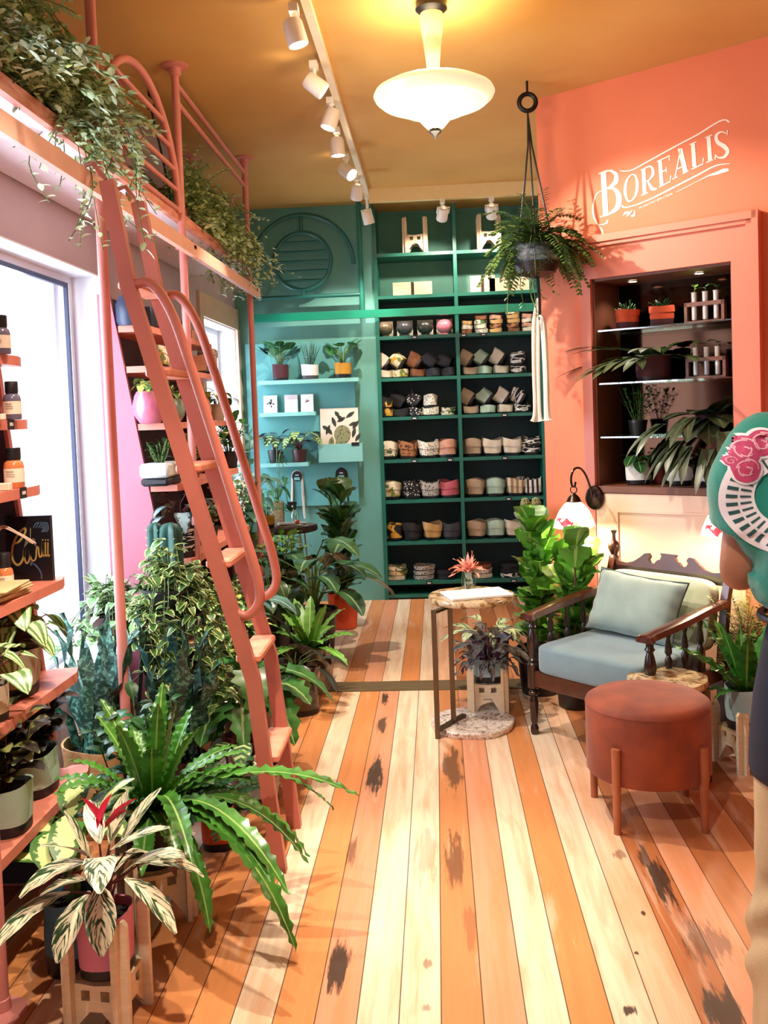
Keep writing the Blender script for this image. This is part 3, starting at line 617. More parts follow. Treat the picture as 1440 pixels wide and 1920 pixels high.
# ------------------------------------------------------------------ pots
def bag(o, r, h, body, base=BLACK, bfrac=.24, sq=.8, wob=.03, cuff=.0, soil=True, n=28, top=1.0, flare=1.0, seed=0):
    """soft fabric or paper pot: dark base, body, optional turned-down cuff, soil"""
    ph = seed * 1.7; wf = lambda a, z: 1 + wob * (math.sin(3 * a + ph + z * 20) + .6 * math.sin(5 * a - ph)) * min(1, z / (h * .3) + .2)
    rr = lambda z: r * (.93 + (flare - .93) * z / h); hb = h * bfrac
    dn = lambda ob: [setattr(v, 'co', v.co + V((0, 0, (wob * .9) * math.sin(2 * math.atan2(v.co.y, v.co.x) + ph) * v.co.z))) for v in ob.data.vertices]
    pb = MB().lathe([(r * .9, 0), (rr(0) * 1.0, .004), (rr(hb), hb)], n, wob=wf, sq=sq).build('pot_base', base, o)
    po_ = MB().lathe([(rr(hb) * 1.012, hb - .004), (rr(h * .5) * 1.02, h * .5), (rr(h * .8) * .995, h * .8), (rr(h) * 1.0 * top, h), (rr(h) * .94 * top, h - .002), (rr(h) * .92 * top, h * .84)], n, wob=wf, sq=sq, cap=False).build('pot', body, o); dn(po_)
    if soil: o = po_; pb.parent = po_
    if cuff: dn(MB().lathe([(rr(h) * 1.02, h - cuff), (rr(h) * 1.05, h - cuff), (rr(h) * 1.055, h - cuff * .4), (rr(h) * 1.03, h + .004), (rr(h) * .97, h + .002)], n, wob=wf, sq=sq, cap=False).build('cuff', body, o))
    if soil: MB().lathe([(.0005, h * .85), (rr(h) * .93 * top, h * .845)], n, wob=wf, sq=sq, cap=False).build('soil', SOIL, o)
    return h * .85
def hardpot(o, r, h, mat, rim=.012, taper=.78, soil=True, n=28):
    o = MB().lathe([(r * taper * .96, 0), (r * taper, .004), (r * .97, h - rim), (r, h - rim), (r * 1.01, h), (r * .93, h), (r * .92, h - .02)], n, cap=True).build('pot', mat, o)
    if soil: MB().lathe([(.0005, h - .016), (r * .925, h - .018)], n, cap=False).build('soil', SOIL, o)
    return h - .016
def plant(name, label, loc, pot, fol, leafm, stemm=STEMG, rz=0., group=None, cat='plant', lname='leaves', stems=True, dz=0., off=(0, 0)):
    t = thing(name, label, cat, loc, rz, group); z = pot(t) if pot else 0.
    lv, st = MB(), MB(); fol(lv, st)
    T = Matrix.Translation(V((off[0], off[1], z + dz)))
    for mb in (lv, st): mb.v = [tuple(T @ V(p)) for p in mb.v]
    lv.build(lname, leafm, t)
    if st.v and stems: st.build('stems', stemm, t)
    return t
# pot cloth
CREAMBAG = M('cream_canvas', '#ded3bf', .85, var=.06, vs=12, bump=.2, bs=220); BEIGEBAG = M('beige_canvas', '#b9a48c', .85, var=.07, vs=12, bump=.2, bs=220)
MINTBAG = M('mint_canvas', '#b7d3c0', .85, var=.06, vs=12, bump=.2, bs=220); PINKBAG = M('rose_canvas', '#d886a0', .85, var=.06, vs=10, bump=.2, bs=220)
ORANGEBAG = M('orange_canvas', '#d8542a', .8, var=.1, vs=12, bump=.3, bs=120); BLUEBAG = M('pale_blue_canvas', '#a9c9d3', .8, var=.06, vs=10, bump=.2, bs=220)
WHITEBAG = M('white_canvas', '#e4e6e2', .85, var=.04, vs=10, bump=.2, bs=220); TEALBAG = M('slate_blue_canvas', '#4d7484', .8, var=.06, vs=10); TANBAG = M('tan_canvas', '#c29a62', .85, var=.1, vs=12, bump=.2, bs=200)
KRAFT = M('kraft_paper', '#b9925f', .8, var=.12, vs=9, bump=.6, bs=30); REDPOT = M('dark_red_plastic', '#7c2720', .4, var=.08); MAROON = M('maroon_plastic', '#4a2426', .4, var=.1); TERRA = M('terracotta_clay', '#a5553b', .75, var=.1, vs=20)
BLACKPOT = M('black_plastic_pot', '#17161a', .4, var=.1); MUSTARD = M('mustard_canvas', '#c08a2c', .85, var=.1, vs=12); BROWNBAG = M('dark_maroon_canvas', '#4b2026', .85, var=.1)
# leaf colours
G_FERN = LM('bright_fern_leaf', '#4f8a2c', '#a7c96a', 'plain', var=.35); G_DEEP = LM('deep_green_leaf', '#1f4f25', '#5c8a4c'); G_MID = LM('mid_green_leaf', '#3b7030', '#86ac5a'); G_LITE = LM('fresh_green_leaf', '#6f9f3a', '#b6d274')
G_FIG = LM('fiddle_fig_leaf', '#558c2f', '#aac868', var=.3, rough=.3); G_FIGD = LM('dark_fig_leaf', '#35602c', '#8aa657', var=.35, rough=.3); G_BLUE = LM('blue_green_leaf', '#7fc0a2', '#b9dcc6', var=.3); G_SNAKE = LM('snake_plant_leaf', '#173f36', '#5f9680', 'snake')
G_IVY = LM('variegated_ivy_leaf', '#456f35', '#d9e08a', 'margin', var=.35); G_POTH = LM('speckled_pothos_leaf', '#4b7435', '#c3cf62', 'blotch', var=.35); G_CAL = LM('calathea_leaf', '#33582a', '#b8cf86', 'stripes', 5., back='#5b2a3c'); G_CAL2 = LM('dark_calathea_leaf', '#1f3b20', '#8fae72', 'stripes', 4., back='#5b2a3c')
G_WATER = LM('watermelon_leaf', '#55853c', '#c9dca4', 'water', 5.); G_STROM = LM('tricolor_leaf', '#2d4f30', '#f3ecc9', 'strom', back='#7c4a50', rough=.35); G_TRAD = LM('purple_striped_leaf', '#2e2c30', '#8f8a80', 'strom', back='#5d3a58', var=.4); G_DIEF = LM('dumb_cane_leaf', '#3f6d2b', '#cfdf96', 'centre')
G_PURP = LM('dark_bronze_leaf', '#2a2a26', '#5b6144', var=.4); G_PALE = LM('pale_trailing_leaf', '#b6cd8e', '#e2ebc4', var=.35); G_FITT = LM('cream_veined_leaf', '#5a7442', '#d6d9a6', 'blotch'); G_STAG = LM('staghorn_leaf', '#4a5c38', '#7c8a5c', var=.3); G_GLOSS = LM('glossy_leaf', '#264d2a', '#7ca06a', var=.3, rough=.2); G_BOST = LM('boston_fern_leaf', '#4c6a30', '#96a85c', var=.4); CORALFL = LM('coral_bract', '#ea8f78', '#f6b9a6', var=.2)
# ------------------------------------------------------------------ things inside the green cabinet
def pat(name, c, c2, kind, sc_=30., rough=.85, c3=None):
    if name in MATS: return MATS[name]
    g = NT(name); co = g.obj()
    if kind == 'dots': 
        vo = g.n('ShaderNodeTexVoronoi', Scale=sc_); g.put(vo.inputs['Vector'], co); f = g.math('LESS_THAN', vo.outputs['Distance'], .34)
    elif kind == 'blot': f = g.ramp(g.noise(co, sc_, 2., .5, .4), [(.54, (0, 0, 0, 1)), (.57, (1, 1, 1, 1))])
    elif kind == 'zebra':
        f = g.math('GREATER_THAN', g.math('SINE', g.math('MULTIPLY_ADD', g.noise(g.mapv(co, (1, 1, 3.2)), sc_ * .3, 2., .5, .4), 34., 0.)), .1)
    elif kind == 'bars':
        sx = g.n('ShaderNodeSeparateXYZ'); g.put(sx.inputs[0], co); f = g.math('GREATER_THAN', g.math('SINE', g.math('MULTIPLY', sx.outputs[0], sc_ * 12)), .1)
    col = g.mix(f, L(c), L(c2))
    if c3: col = g.mix(g.ramp(g.noise(co, sc_ * .8, 1., .5, .2), [(.60, (0, 0, 0, 1)), (.63, (1, 1, 1, 1))]), col, L(c3))
    g.put(g.b.inputs['Base Color'], col); g.b.inputs['Roughness'].default_value = rough; MATS[name] = g.m; return g.m
PAT = {'cream': CREAMBAG, 'beige': BEIGEBAG, 'mint': MINTBAG, 'pink': M('pink_cloth', '#c9616f', .85), 'black': M('black_cloth', '#1d1d22', .85, bump=.2, bs=200), 'charcoal': M('charcoal_cloth', '#3b3c45', .85, bump=.2, bs=200),
       'brown': M('rust_brown_cloth', '#8a5636', .85, var=.2, vs=30), 'tan': TANBAG, 'peach': M('peach_cloth', '#d89f86', .85), 'zebra': pat('zebra_cloth', '#1a1a1c', '#e8e2d8', 'zebra', 28), 'leaf print': pat('leaf_print_cloth', '#e6dcc6', '#4d6b3c', 'blot', 24),
       'yellow floral': pat('yellow_floral_cloth', '#e4dcc2', '#c9a23a', 'blot', 22, c3='#6c7a3c'), 'dark floral': pat('dark_floral_cloth', '#1b1b20', '#d2a13a', 'blot', 16), 'polka dot': pat('polka_dot_cloth', '#18181c', '#d8d2c8', 'dots', 60),
       'speckled': pat('speckled_cloth', '#d9d2c4', '#4a463f', 'dots', 80), 'leopard': pat('leopard_cloth', '#a9a49c', '#26241f', 'dots', 70), 'brown speckled': pat('brown_speckled_cloth', '#a06a44', '#43281a', 'blot', 40), 'striped': pat('striped_cloth', '#e6e0d4', '#232326', 'bars', 14), 'printed beige': pat('printed_beige_cloth', '#dccdb4', '#9c7f60', 'bars', 12)}
BAGC = {}
def bagcopy(name, kind, r, h, cuff, label, loc, rot, group):
    key = (kind, r, h, cuff)
    if key not in BAGC:
        t = thing(name, label, 'pot', loc, rot=rot, group=group); bag(t, r, h, PAT[kind], BLACK if kind not in ('brown', 'brown speckled') else M('dark_brown_base', '#3a2218'), .22, .9, .10, cuff, soil=False, n=26, seed=len(BAGC)); BAGC[key] = t
        tag(t.children[0], 'dark base')
    else:
        t = copy_tree(BAGC[key]); t.location = loc; t.rotation_euler = rot; tag(t, label, 'pot', group)
    return t
ROWN = {2: 'seventh', 3: 'sixth', 4: 'fifth', 5: 'fourth', 6: 'third', 7: 'second', 8: 'lowest'}
POSN = ['leftmost', 'second', 'third', 'fourth', 'fifth']
YC = YB + .10
def where(k, col, i, n): return '%s in %s half of %s cabinet shelf' % (POSN[i] if i < n - 1 or n < 3 else 'rightmost', col, ROWN[k])
def grp(k, col): return 'cloth pots on the %s shelf, %s half' % (ROWN[k], col)
ROWS = {3: (('left', [(722, 'cream', 't'), (752, 'yellow floral', 't'), (783, 'brown', 't'), (813, 'charcoal', 't'), (842, 'charcoal', 't2')]), ('right', [(882, 'beige', 't'), (910, 'mint', 't'), (941, 'cream', 't'), (975, 'zebra', 'u')])),
        4: (('left', [(723, 'dark floral', 'u'), (752, 'black', 't'), (781, 'polka dot', 't'), (808, 'speckled', 'u'), (841, 'leaf print', 'f')]), ('right', [(884, 'beige', 't'), (917, 'mint', 't'), (950, 'cream', 't'), (981, 'zebra', 't')])),
        5: (('left', [(728, 'leaf print', 'c'), (765, 'brown speckled', 'c'), (803, 'speckled', 'c'), (841, 'peach', 'c')]), ('right', [(888, 'beige', 'c'), (925, 'cream', 'c'), (963, 'cream', 'c2'), (1000, 'zebra', 'c')])),
        6: (('left', [(734, 'yellow floral', 'c'), (773, 'polka dot', 'c'), (808, 'leopard', 'c'), (845, 'pink', 'c')]), ('right', [(892, 'beige', 'c'), (931, 'mint', 'c'), (969, 'printed beige', 'c'), (1005, 'striped', 'c')])),
        7: (('left', [(738, 'dark floral', 'c'), (773, 'black', 'c'), (811, 'tan', 'c'), (849, 'charcoal', 'c')]), ('right', [(895, 'beige', 'c'), (932, 'mint', 'c'), (967, 'cream', 'c')]))}
for k, cols in ROWS.items():
    z = KZ[k] + .0005
    for col, items in cols:
        for i, (x, kind, st) in enumerate(items):
            X = XB(x, 708 + (k - 3) * 77); wh = where(k, col, i, len(items)); a = RND.uniform(-.3, .3)
            if X > XC1 - .10: X = XC1 - .10
            if st[0] in 'tu':
                h1 = .066
                bagcopy('fabric_pot', kind, .062, h1, .0, 'flattened %s pot under its twin, %s' % (kind, wh), (X, YC, z), (0, 0, a), grp(k, col))
                if st[0] == 't': bagcopy('fabric_pot', kind, .058, .112, .0, 'tilted %s pot atop its twin, %s' % (kind, wh), (X + .026, YC + .01, z + h1 + .034), (-.25, -.95 if st == 't' else -1.15, 0), grp(k, col))
                else: bagcopy('fabric_pot', kind, .056, .10, .0, 'upright %s pot atop its twin, %s' % (kind, wh), (X, YC, z + h1 + .001), (0, 0, a), grp(k, col))
            elif st == 'f':
                bagcopy('fabric_pot', kind, .058, .03, .0, 'flattened %s pot, lower of two, %s' % (kind, wh), (X, YC, z), (0, 0, 0), grp(k, col))
                bagcopy('fabric_pot', kind, .056, .03, .0, 'flattened %s pot, upper of two, %s' % (kind, wh), (X, YC, z + .0315), (0, 0, .3), grp(k, col))
            else: bagcopy('fabric_pot', kind, .073, .135, .056, 'cuffed %s cloth pot, %s' % (kind, wh), (X, YC, z), (0, 0, a), grp(k, col))
# stacks: small printed pots (seventh shelf, right) and folded sleeves (lowest shelf)
def fstack(xpx, y, k, r, hh, kinds, col, n, i, noun):
    z = KZ[k] + .0005; X = min(XB(xpx, y), XC1 - .105)
    for j, kind in enumerate(kinds):
        pos = 'bottom' if j == 0 else 'top' if j == len(kinds) - 1 else ['second', 'third', 'fourth', 'fifth'][j - 1]
        pos = pos if pos in ('bottom', 'top') else pos + ' from bottom'
        bagcopy('folded_pot', kind, r, hh, .0, 'folded %s pot, %s of %s stack, %s shelf, %s half' % (kind, pos, POSN[i], ROWN[k], col), (X + RND.uniform(-.003, .003), YC, z + j * (hh + .0012)), (0, 0, RND.uniform(-.2, .2)), grp(k, col))
for i, (x, kinds) in enumerate([(876, ['brown', 'cream', 'tan']), (903, ['speckled', 'cream', 'leaf print', 'brown']), (932, ['tan', 'brown speckled', 'tan', 'peach']), (965, ['brown', 'brown speckled', 'tan', 'tan', 'yellow floral']), (998, ['cream', 'peach', 'cream', 'peach'])]):
    fstack(x, 615, 2, .047 if i else .042, .034, kinds, 'right', 5, i, '')
for i, (x, kinds, col, ii) in enumerate([(743, ['cream', 'yellow floral', 'leaf print'], 'left', 0), (795, ['leopard', 'leopard', 'leopard'], 'left', 1), (838, ['black', 'black'], 'left', 2), (905, ['cream', 'speckled', 'brown'], 'right', 0), (960, ['zebra', 'black', 'black'], 'right', 1)]):
    fstack(x, 1085, 8, .078, .038, kinds, col, 3, ii, '')
# dome planters with a square card
for x, c, lb in [(720, '#6f5f4b', 'brown'), (758, '#4a4a50', 'dark grey'), (797, '#33332f', 'black'), (834, '#e07f8e', 'pink')]:
    t = thing('dome_planter', 'round %s dome planter with square cream card on the seventh cabinet shelf' % lb, 'planter', (XB(x, 615), YC, KZ[2]), group='dome planters in the cabinet')
    MB().lathe([(.036, .0), (.038, .012), (.030, .02), (.052, .034), (.066, .06), (.066, .08), (.055, .105), (.033, .122), (.0005, .128)], 28).build('dome', M('glazed_' + lb.replace(' ', '_'), c, .3, var=.05), t)
    MB().box((0, .074, .068), (.128, .006, .134), bev=.003).build('card', M('cream_card', '#e9dcc2', .8, var=.03), t, False)
# birch plant stands
def stand(name, label, loc, w_, zb, h, rz=0., leg=.05, group=None):
    t = thing(name, label, 'plant stand', loc, rz, group); th = .014; hw = w_ / 2; u = w_ * .16
    for i in range(4):
        par = MB(); T = Matrix.Rotation(PI / 2 * i, 4, 'Z') @ Matrix.Translation((0, -(hw - .028), 0)) @ Matrix.Rotation(PI / 2, 4, 'X')
        q = zb - .072
        for sg in (-1, 1):
            o_, i_ = sg * hw, sg * (hw - u)
            par.prism([(o_, q), (o_, h - .012), (o_ - sg * .008, h), (o_ - sg * u * .55, h), (i_, h - .02), (i_, q)][::sg], th, T)
            par.prism([(o_, 0), (o_, q), (sg * hw * .18, q), (sg * (hw - u * .9), 0)][::sg], th, T)
        par.prism([(-hw + u, zb - .018), (hw - u, zb - .018), (hw - u, zb), (0, zb - .006), (-hw + u, zb)], th, T); par.prism([(-hw + u, q), (hw - u, q), (hw - u, zb - .044), (-hw + u, zb - .044)], th, T)
        for a, b_ in ((-hw + u, -hw * .42), (-hw * .16, hw * .16), (hw * .42, hw - u)): par.prism([(a, zb - .044), (b_, zb - .044), (b_, zb - .018), (a, zb - .018)], th, T)
        par.build('board', PLY, t, False)
    return t
for x, lb in [(778, 'left'), (918, 'right')]: stand('plant_stand', 'birch plywood plant stand on the top shelf of the cabinet, %s cell' % lb, (XB(x, 450), YC + .02, KZ[0]), .20 if x < 800 else .19, .15, .285, .0, group='plant stands on top shelf')
def flat(x, y, n, lb):
    for j in range(n):
        X = XB(x, y); t = thing('flat_packed_stand', 'flat-packed birch stand, layer %s of the %s bundle on the upper cabinet shelf' % (['one (lowest)', 'two', 'three', 'four', 'five (top)'][j] if j < n - 1 else 'on top', lb), 'flat pack', (X, YC - .02, KZ[1] + .0005 + j * (.026 if n < 5 else .026)), group='flat-packed stands')
        wd = .155 if n < 5 else .098
        for sg in (-1, 1): MB().bb((sg * .012, -.06, 0), (sg * wd, .06, .012)).bb((sg * .012, -.06, .013), (sg * wd, .06, .025)).build('board', PLY, t, False)
        MB().bb((-.012, -.045, .0), (.012, .06, .025)).build('slot', M('dark_slot', '#3a2a18', .8), t, False)
flat(773, 535, 4, 'left'); flat(905, 525, 5, 'middle'); flat(955, 520, 4, 'right')
# ------------------------------------------------------------------ teal wall: plants, cards, print, hooks
yw = YB - .031 - .085
def wx(x, y=700): return PD(x, y, yw).x
plant('potted_pilea', 'shaded round-leaved pilea in a maroon cloth pot at the left of the long teal shelf', (wx(526), yw, ZW1), lambda t: bag(t, .062, .125, BROWNBAG, BLACK, .2, .9), stalked(26, .18, .13, .085, .082, 'round', .3, (.9, 1.7), .2), G_DEEP)
plant('potted_snake_plant', 'spiky cylindrical snake plant in a white cloth pot on the long teal shelf', (wx(581), yw, ZW1), lambda t: bag(t, .066, .115, WHITEBAG, M('grey_base', '#4c4a4e'), .3, .9), rosette(9, .26, .016, (1.15, 1.5), .05, 'blade', 5, fold=.6, r0=.03), G_SNAKE)
plant('potted_pilea', 'bright round-leaved pilea in a mustard cloth pot at right end of the long teal shelf', (wx(643), yw, ZW1), lambda t: bag(t, .066, .12, MUSTARD, BLACK, .3, .9), stalked(22, .20, .12, .08, .076, 'round', .4, (.8, 1.7), .1), G_MID)
CARD = M('white_card_paper', '#f1ede6', .8, var=.02); INK = M('grey_print_ink', '#8b8578', .8, var=.3, vs=50); INKD = M('dark_print_ink', '#3f4034', .8, var=.3, vs=50)
def inkleaf(b, x, z, y, a, l, w_):
    d = V((math.cos(a), 0, math.sin(a))); s = V((-d.z, 0, d.x)); p = V((x, y, z))
    pts = [p + d * (l * t) + s * (w_ * math.sin(PI * t) * sg) for sg, ts in ((1, [0, .25, .5, .75, 1]), (-1, [.75, .5, .25])) for t in ts]; b.add(pts, [tuple(range(len(pts)))])
for i, (x, lb) in enumerate([(507, 'leftmost greeting card, with dark leafy print, on the short teal shelf'), (546, 'middle plain greeting card with pink top band on the short teal shelf'), (576, 'rightmost greeting card with small red bird mark on the short teal shelf')]):
    X = PD(x, 760, YB - .07).x; t = thing('greeting_card', lb, 'card', (X, YB - .075, ZW2), rot=(-.12, 0, 0), group='greeting cards on the short shelf')
    MB().bb((-.054 + .002 * i, -.003, 0), (.054 - .002 * i, .003, .138)).build('paper', CARD, t, False); b = MB()
    if i == 0:
        for j in range(9): inkleaf(b, RND.uniform(-.02, .02), .06 + RND.uniform(0, .05), -.0036, RND.uniform(0, 6.3), .024, .006)
        b.build('print', INKD, t, False)
    elif i == 1: b.bb((-.05, -.0038, .10), (.05, -.0031, .136)).build('print', M('pale_pink_ink', '#e6cfd2', .8), t, False)
    else:
        inkleaf(b, -.02, .075, -.0036, .3, .045, .006); inkleaf(b, -.005, .08, -.0036, 1.2, .02, .005); b.build('print', M('red_bird_ink', '#a9566a', .8), t, False)
for x, s_ in ((517, 1), (562, 2)):
    plant('potted_calathea', 'striped calathea in a %s pot, %s on the low teal shelf' % (('black', 'left one') if s_ == 1 else ('dark maroon', 'right one')), (wx(x, 850), yw - .01, ZW3), lambda t: hardpot(t, .062 if s_ == 1 else .06, .10, BLACKPOT if s_ == 1 else MAROON), stalked(18, .17, .13, .15, .07, 'oval', 1.4, (.4, 1.5), .2), G_CAL2 if s_ == 1 else G_CAL, STEMR)
a0, a1 = PD(597, 845, YB - .12), PD(680, 845, YB - .12); zb0, zb1 = PD(640, 866, YB - .12).z, PD(640, 832, YB - .12).z
t = thing('print_holder', 'pale teal wall box holding art prints on the teal wall', 'box', ((a0.x + a1.x) / 2, YB - .031, zb0)); hw = (a1.x - a0.x) / 2; hh = zb1 - zb0
MB().bb((-hw, -.10, 0), (hw, -.088, hh)).bb((-hw, -.088, 0), (hw, -.001, .012)).bb((-hw, -.088, .012), (-hw + .01, -.001, hh)).bb((hw - .01, -.088, .012), (hw, -.001, hh)).build('holder', TEALSHELF, t, False)
MB().bb((.09, -.103, hh - .02), (.15, -.1005, hh + .008)).build('price_tag', TAGM, t, False)
t = thing('art_print', 'botanical art print of leaves and a scaly fruit standing in the teal wall box', 'print', ((a0.x + a1.x) / 2 - .005, YB - .085, zb0 + .0135), rot=(-.06, 0, 0)); ph_ = PD(640, 768, YB - .1).z - zb0
MB().bb((-hw + .022, -.0, 0), (hw - .026, .012, ph_)).build('paper', M('cream_print_paper', '#ecdcc8', .8, var=.04), t, False)
b = MB()
for (x, z, a, l) in [(-.02, .30, .5, .08), (.0, .34, 2.2, .06), (.05, .33, .6, .09), (.03, .31, 2.4, .07), (.10, .24, .9, .09), (.07, .27, .3, .08), (-.03, .26, 1.9, .09), (-.09, .24, 2.5, .06), (-.11, .2, 1.2, .09), (.1, .17, 1.3, .09), (.12, .14, 1.0, .08), (-.06, .2, 2.2, .07)]: inkleaf(b, x, z, -.0008, a, l, .016)
b.build('leaf_print', INKD, t, False); b = MB(); pts = [V((.02 + .066 * math.cos(i * PI / 14), -.0012, .2 + .075 * math.sin(i * PI / 14))) for i in range(28)]; b.add(pts, [tuple(range(28))]); b.build('fruit_print', pat('scaly_fruit_ink', '#8b8a62', '#4a4a34', 'dots', 60, .8), t, False)
b = MB()
for i in range(7): inkleaf(b, -.09 + .018 * i, .12, -.001, 1.2 + .25 * (i % 3), .07, .012)
b.build('grass_print', M('olive_ink', '#a7a56b', .8, var=.3, vs=40), t, False)
for x, y, kind in ((557, 893, 0), (640, 889, 1)):
    p = PD(x, y, YB - .035); t = thing('wall_hook', 'round black wall hook with price label, %s' % ('carrying white cotton cords' if kind == 0 else 'carrying a black strap'), 'hook', (p.x, YB, p.z), group='wall hooks')
    MB().lathe([(.012, 0), (.012, .03), (.04, .032), (.04, .042), (.0, .043)], 24, T=Matrix.Rotation(PI / 2, 4, 'X')).build('disc', BLACK, t); MB().bb((-.022, -.0452, -.03), (.022, -.0435, -.008)).build('price_label', TEALSHELF, t, False); MB().bb((-.014, -.0452, .006), (.014, -.0435, .014)).build('price', TAGW, t, False)
    if kind == 0:
        b = MB()
        for j in range(7):
            d = .034 + .004 * (j % 3) + RND.uniform(0, .006); ln = .24 + .06 * RND.random()
            b.tube(smoothpath([V((-d - .012, -.03 - .003 * j, -ln)), V((-d - .004, -.03 - .003 * j, -.12)), V((-d, -.03, -.01)), V((-d * .7, -.03, .032)), V((0, -.03, .046)), V((d * .7, -.03, .032)), V((d, -.03, -.01)), V((d + .004, -.03 - .003 * j, -.14)), V((d + .008, -.03 - .002 * j, -ln - .06))], 5), .0042, 5)
        b.v = [(v[0] + p.x, v[1] + YB, v[2] + p.z) for v in b.v]; tag(b.build('cotton_cord', M('off_white_cotton', '#ece1d2', .9, var=.05)), 'hank of off-white cotton cords hung over the left wall hook', 'cord')
    else:
        b = MB(); d = .04
        pts = smoothpath([V((-d, -.022, -.40)), V((-d - .004, -.022, -.2)), V((-d, -.022, -.01)), V((-d * .7, -.022, .03)), V((0, -.022, .045)), V((d * .7, -.022, .03)), V((d, -.022, -.01)), V((d + .008, -.022, -.25)), V((d + .014, -.022, -.50))], 6)
        b.tube(pts, .0115, 4, sq=True); b.v = [(v[0] + p.x, v[1] + YB - .0, v[2] + p.z) for v in b.v]; tag(b.build('black_strap', PAT['black'], None, False), 'long black strap looped over the right wall hook', 'strap')
# live-edge table with hairpin legs
tp = PD(540, 985, 6.72); zt = tp.z; t = thing('side_table', 'live-edge slab side table on pale hairpin legs before the teal wall', 'table', (tp.x, 6.72, 0)); rw = (PD(590, 985, 6.72).x - PD(487, 985, 6.72).x) / 2
BARK = M('dark_bark_edge', '#46332a', .9, var=.4, vs=24, bump=1, bs=50)
MB().lathe([(rw * .96, zt - .045), (rw, zt - .03), (rw * .985, zt - .01), (rw * .97, zt)], 40, wob=lambda a, z: 1 + .05 * math.sin(3 * a + 1) + .03 * math.sin(7 * a)).build('slab', BARK, t); MB().lathe([(.001, zt + .0005), (rw * .96, zt + .0006)], 40, wob=lambda a, z: 1 + .05 * math.sin(3 * a + 1) + .03 * math.sin(7 * a), cap=False).build('slab_top', M('dark_slab_wood', '#6b5140', .5, var=.2, vs=9, stretch=(1, 5, 1)), t)
STEEL = M('pale_steel_rod', '#cfcac2', .3, .7)
for a in (.6, 2.2, 3.8, 5.3):
    c, s_ = math.cos(a), math.sin(a); MB().tube([V((c * rw * .55 - s_ * .04, s_ * rw * .55 + c * .04, zt - .046)), V((c * rw * .85, s_ * rw * .85, .01)), V((c * rw * .86, s_ * rw * .86, .006)), V((c * rw * .55 + s_ * .04, s_ * rw * .55 - c * .04, zt - .046))], .006, 6).build('leg', STEEL, t)
for j, (dx, rz, c, lb) in enumerate([(.05, .15, '#e8e2d6', 'white open magazine at the bottom of the pile on the live-edge table'), (.03, -.1, '#d9d4c8', 'pale magazine in the middle of the pile on the live-edge table'), (.04, .3, '#9c958a', 'grey-covered magazine on top of the pile on the live-edge table')]):
    b = MB().bb((-.1, -.075, 0), (.1, .075, .007), bev=.002); o = b.build('magazine', [M('magazine_cover_%d' % j, c, .4, var=.15, vs=20)], None, False); o.location = (tp.x + dx, 6.68, zt + .0012 + .0078 * j); o.rotation_euler = (0, 0, rz); tag(o, lb, 'magazine', 'magazines on the live-edge table')
p = PD(552, 955, 6.82); t = thing('spray_bottle', 'clear spray bottle with dark pump on the live-edge table', 'bottle', (p.x, 6.83, zt + .001))
MB().lathe([(.03, 0), (.034, .005), (.034, .07), (.016, .095), (.013, .105)], 20).build('bottle', CLEAR, t); MB().tube([(0, 0, .1), (0, 0, .15)], .012, 10).bb((-.05, -.012, .135), (.015, .012, .16)).build('pump', BLACK, t)
p = PD(558, 960, 6.6); MBo = MB().ball((0, 0, .018), .018).build('orange_ornament', M('orange_glaze', '#e05a35', .3)); MBo.location = (p.x, 6.56, zt + .0155 + .0085); tag(MBo, 'small orange ball ornament resting on the magazines', 'ornament')
plant('potted_pothos', 'small pothos in a mustard pot with black base on the live-edge table', (PD(500, 955, 6.62).x, 6.6, zt + .001), lambda t: bag(t, .055, .09, MUSTARD, BLACK, .35, .9), stalked(9, .12, .10, .1, .08, 'heart', .8, (.5, 1.3), .0), G_LITE)
plant('trailing_hoya', 'dark trailing plant in a tall beige cloth pot at back of the live-edge table', (PD(519, 950, 6.84).x, 6.86, zt + .001), lambda t: bag(t, .05, .16, M('speckled_beige_canvas', '#c9b998', .85, c2='#8f8060', vs=90), M('speckled_beige_canvas', '#c9b998'), .1, .9), both(trailing(5, .0, .10, .085, .06, 6, 'heart', .3), stalked(7, .22, .12, .1, .065, 'heart', 1.4, (.2, 1.), .0)), G_DEEP)
plant('trailing_vine', 'pale blue-green heart-leaved vine climbing beside the far pink pole', (PD(466, 975, 6.35).x, 6.35, 0), lambda t: hardpot(t, .10, .70, M('grey_tall_planter', '#57544f', .6)), both(stalked(24, .52, .19, .13, .11, 'heart', 1.2, (.2, 1.2), .0), bushy(3, .72, .12, 9, .10, .08, 'heart', .9), stalked(9, .22, .16, .12, .1, 'heart', 1.2, (0, .9), 0)), G_BLUE)
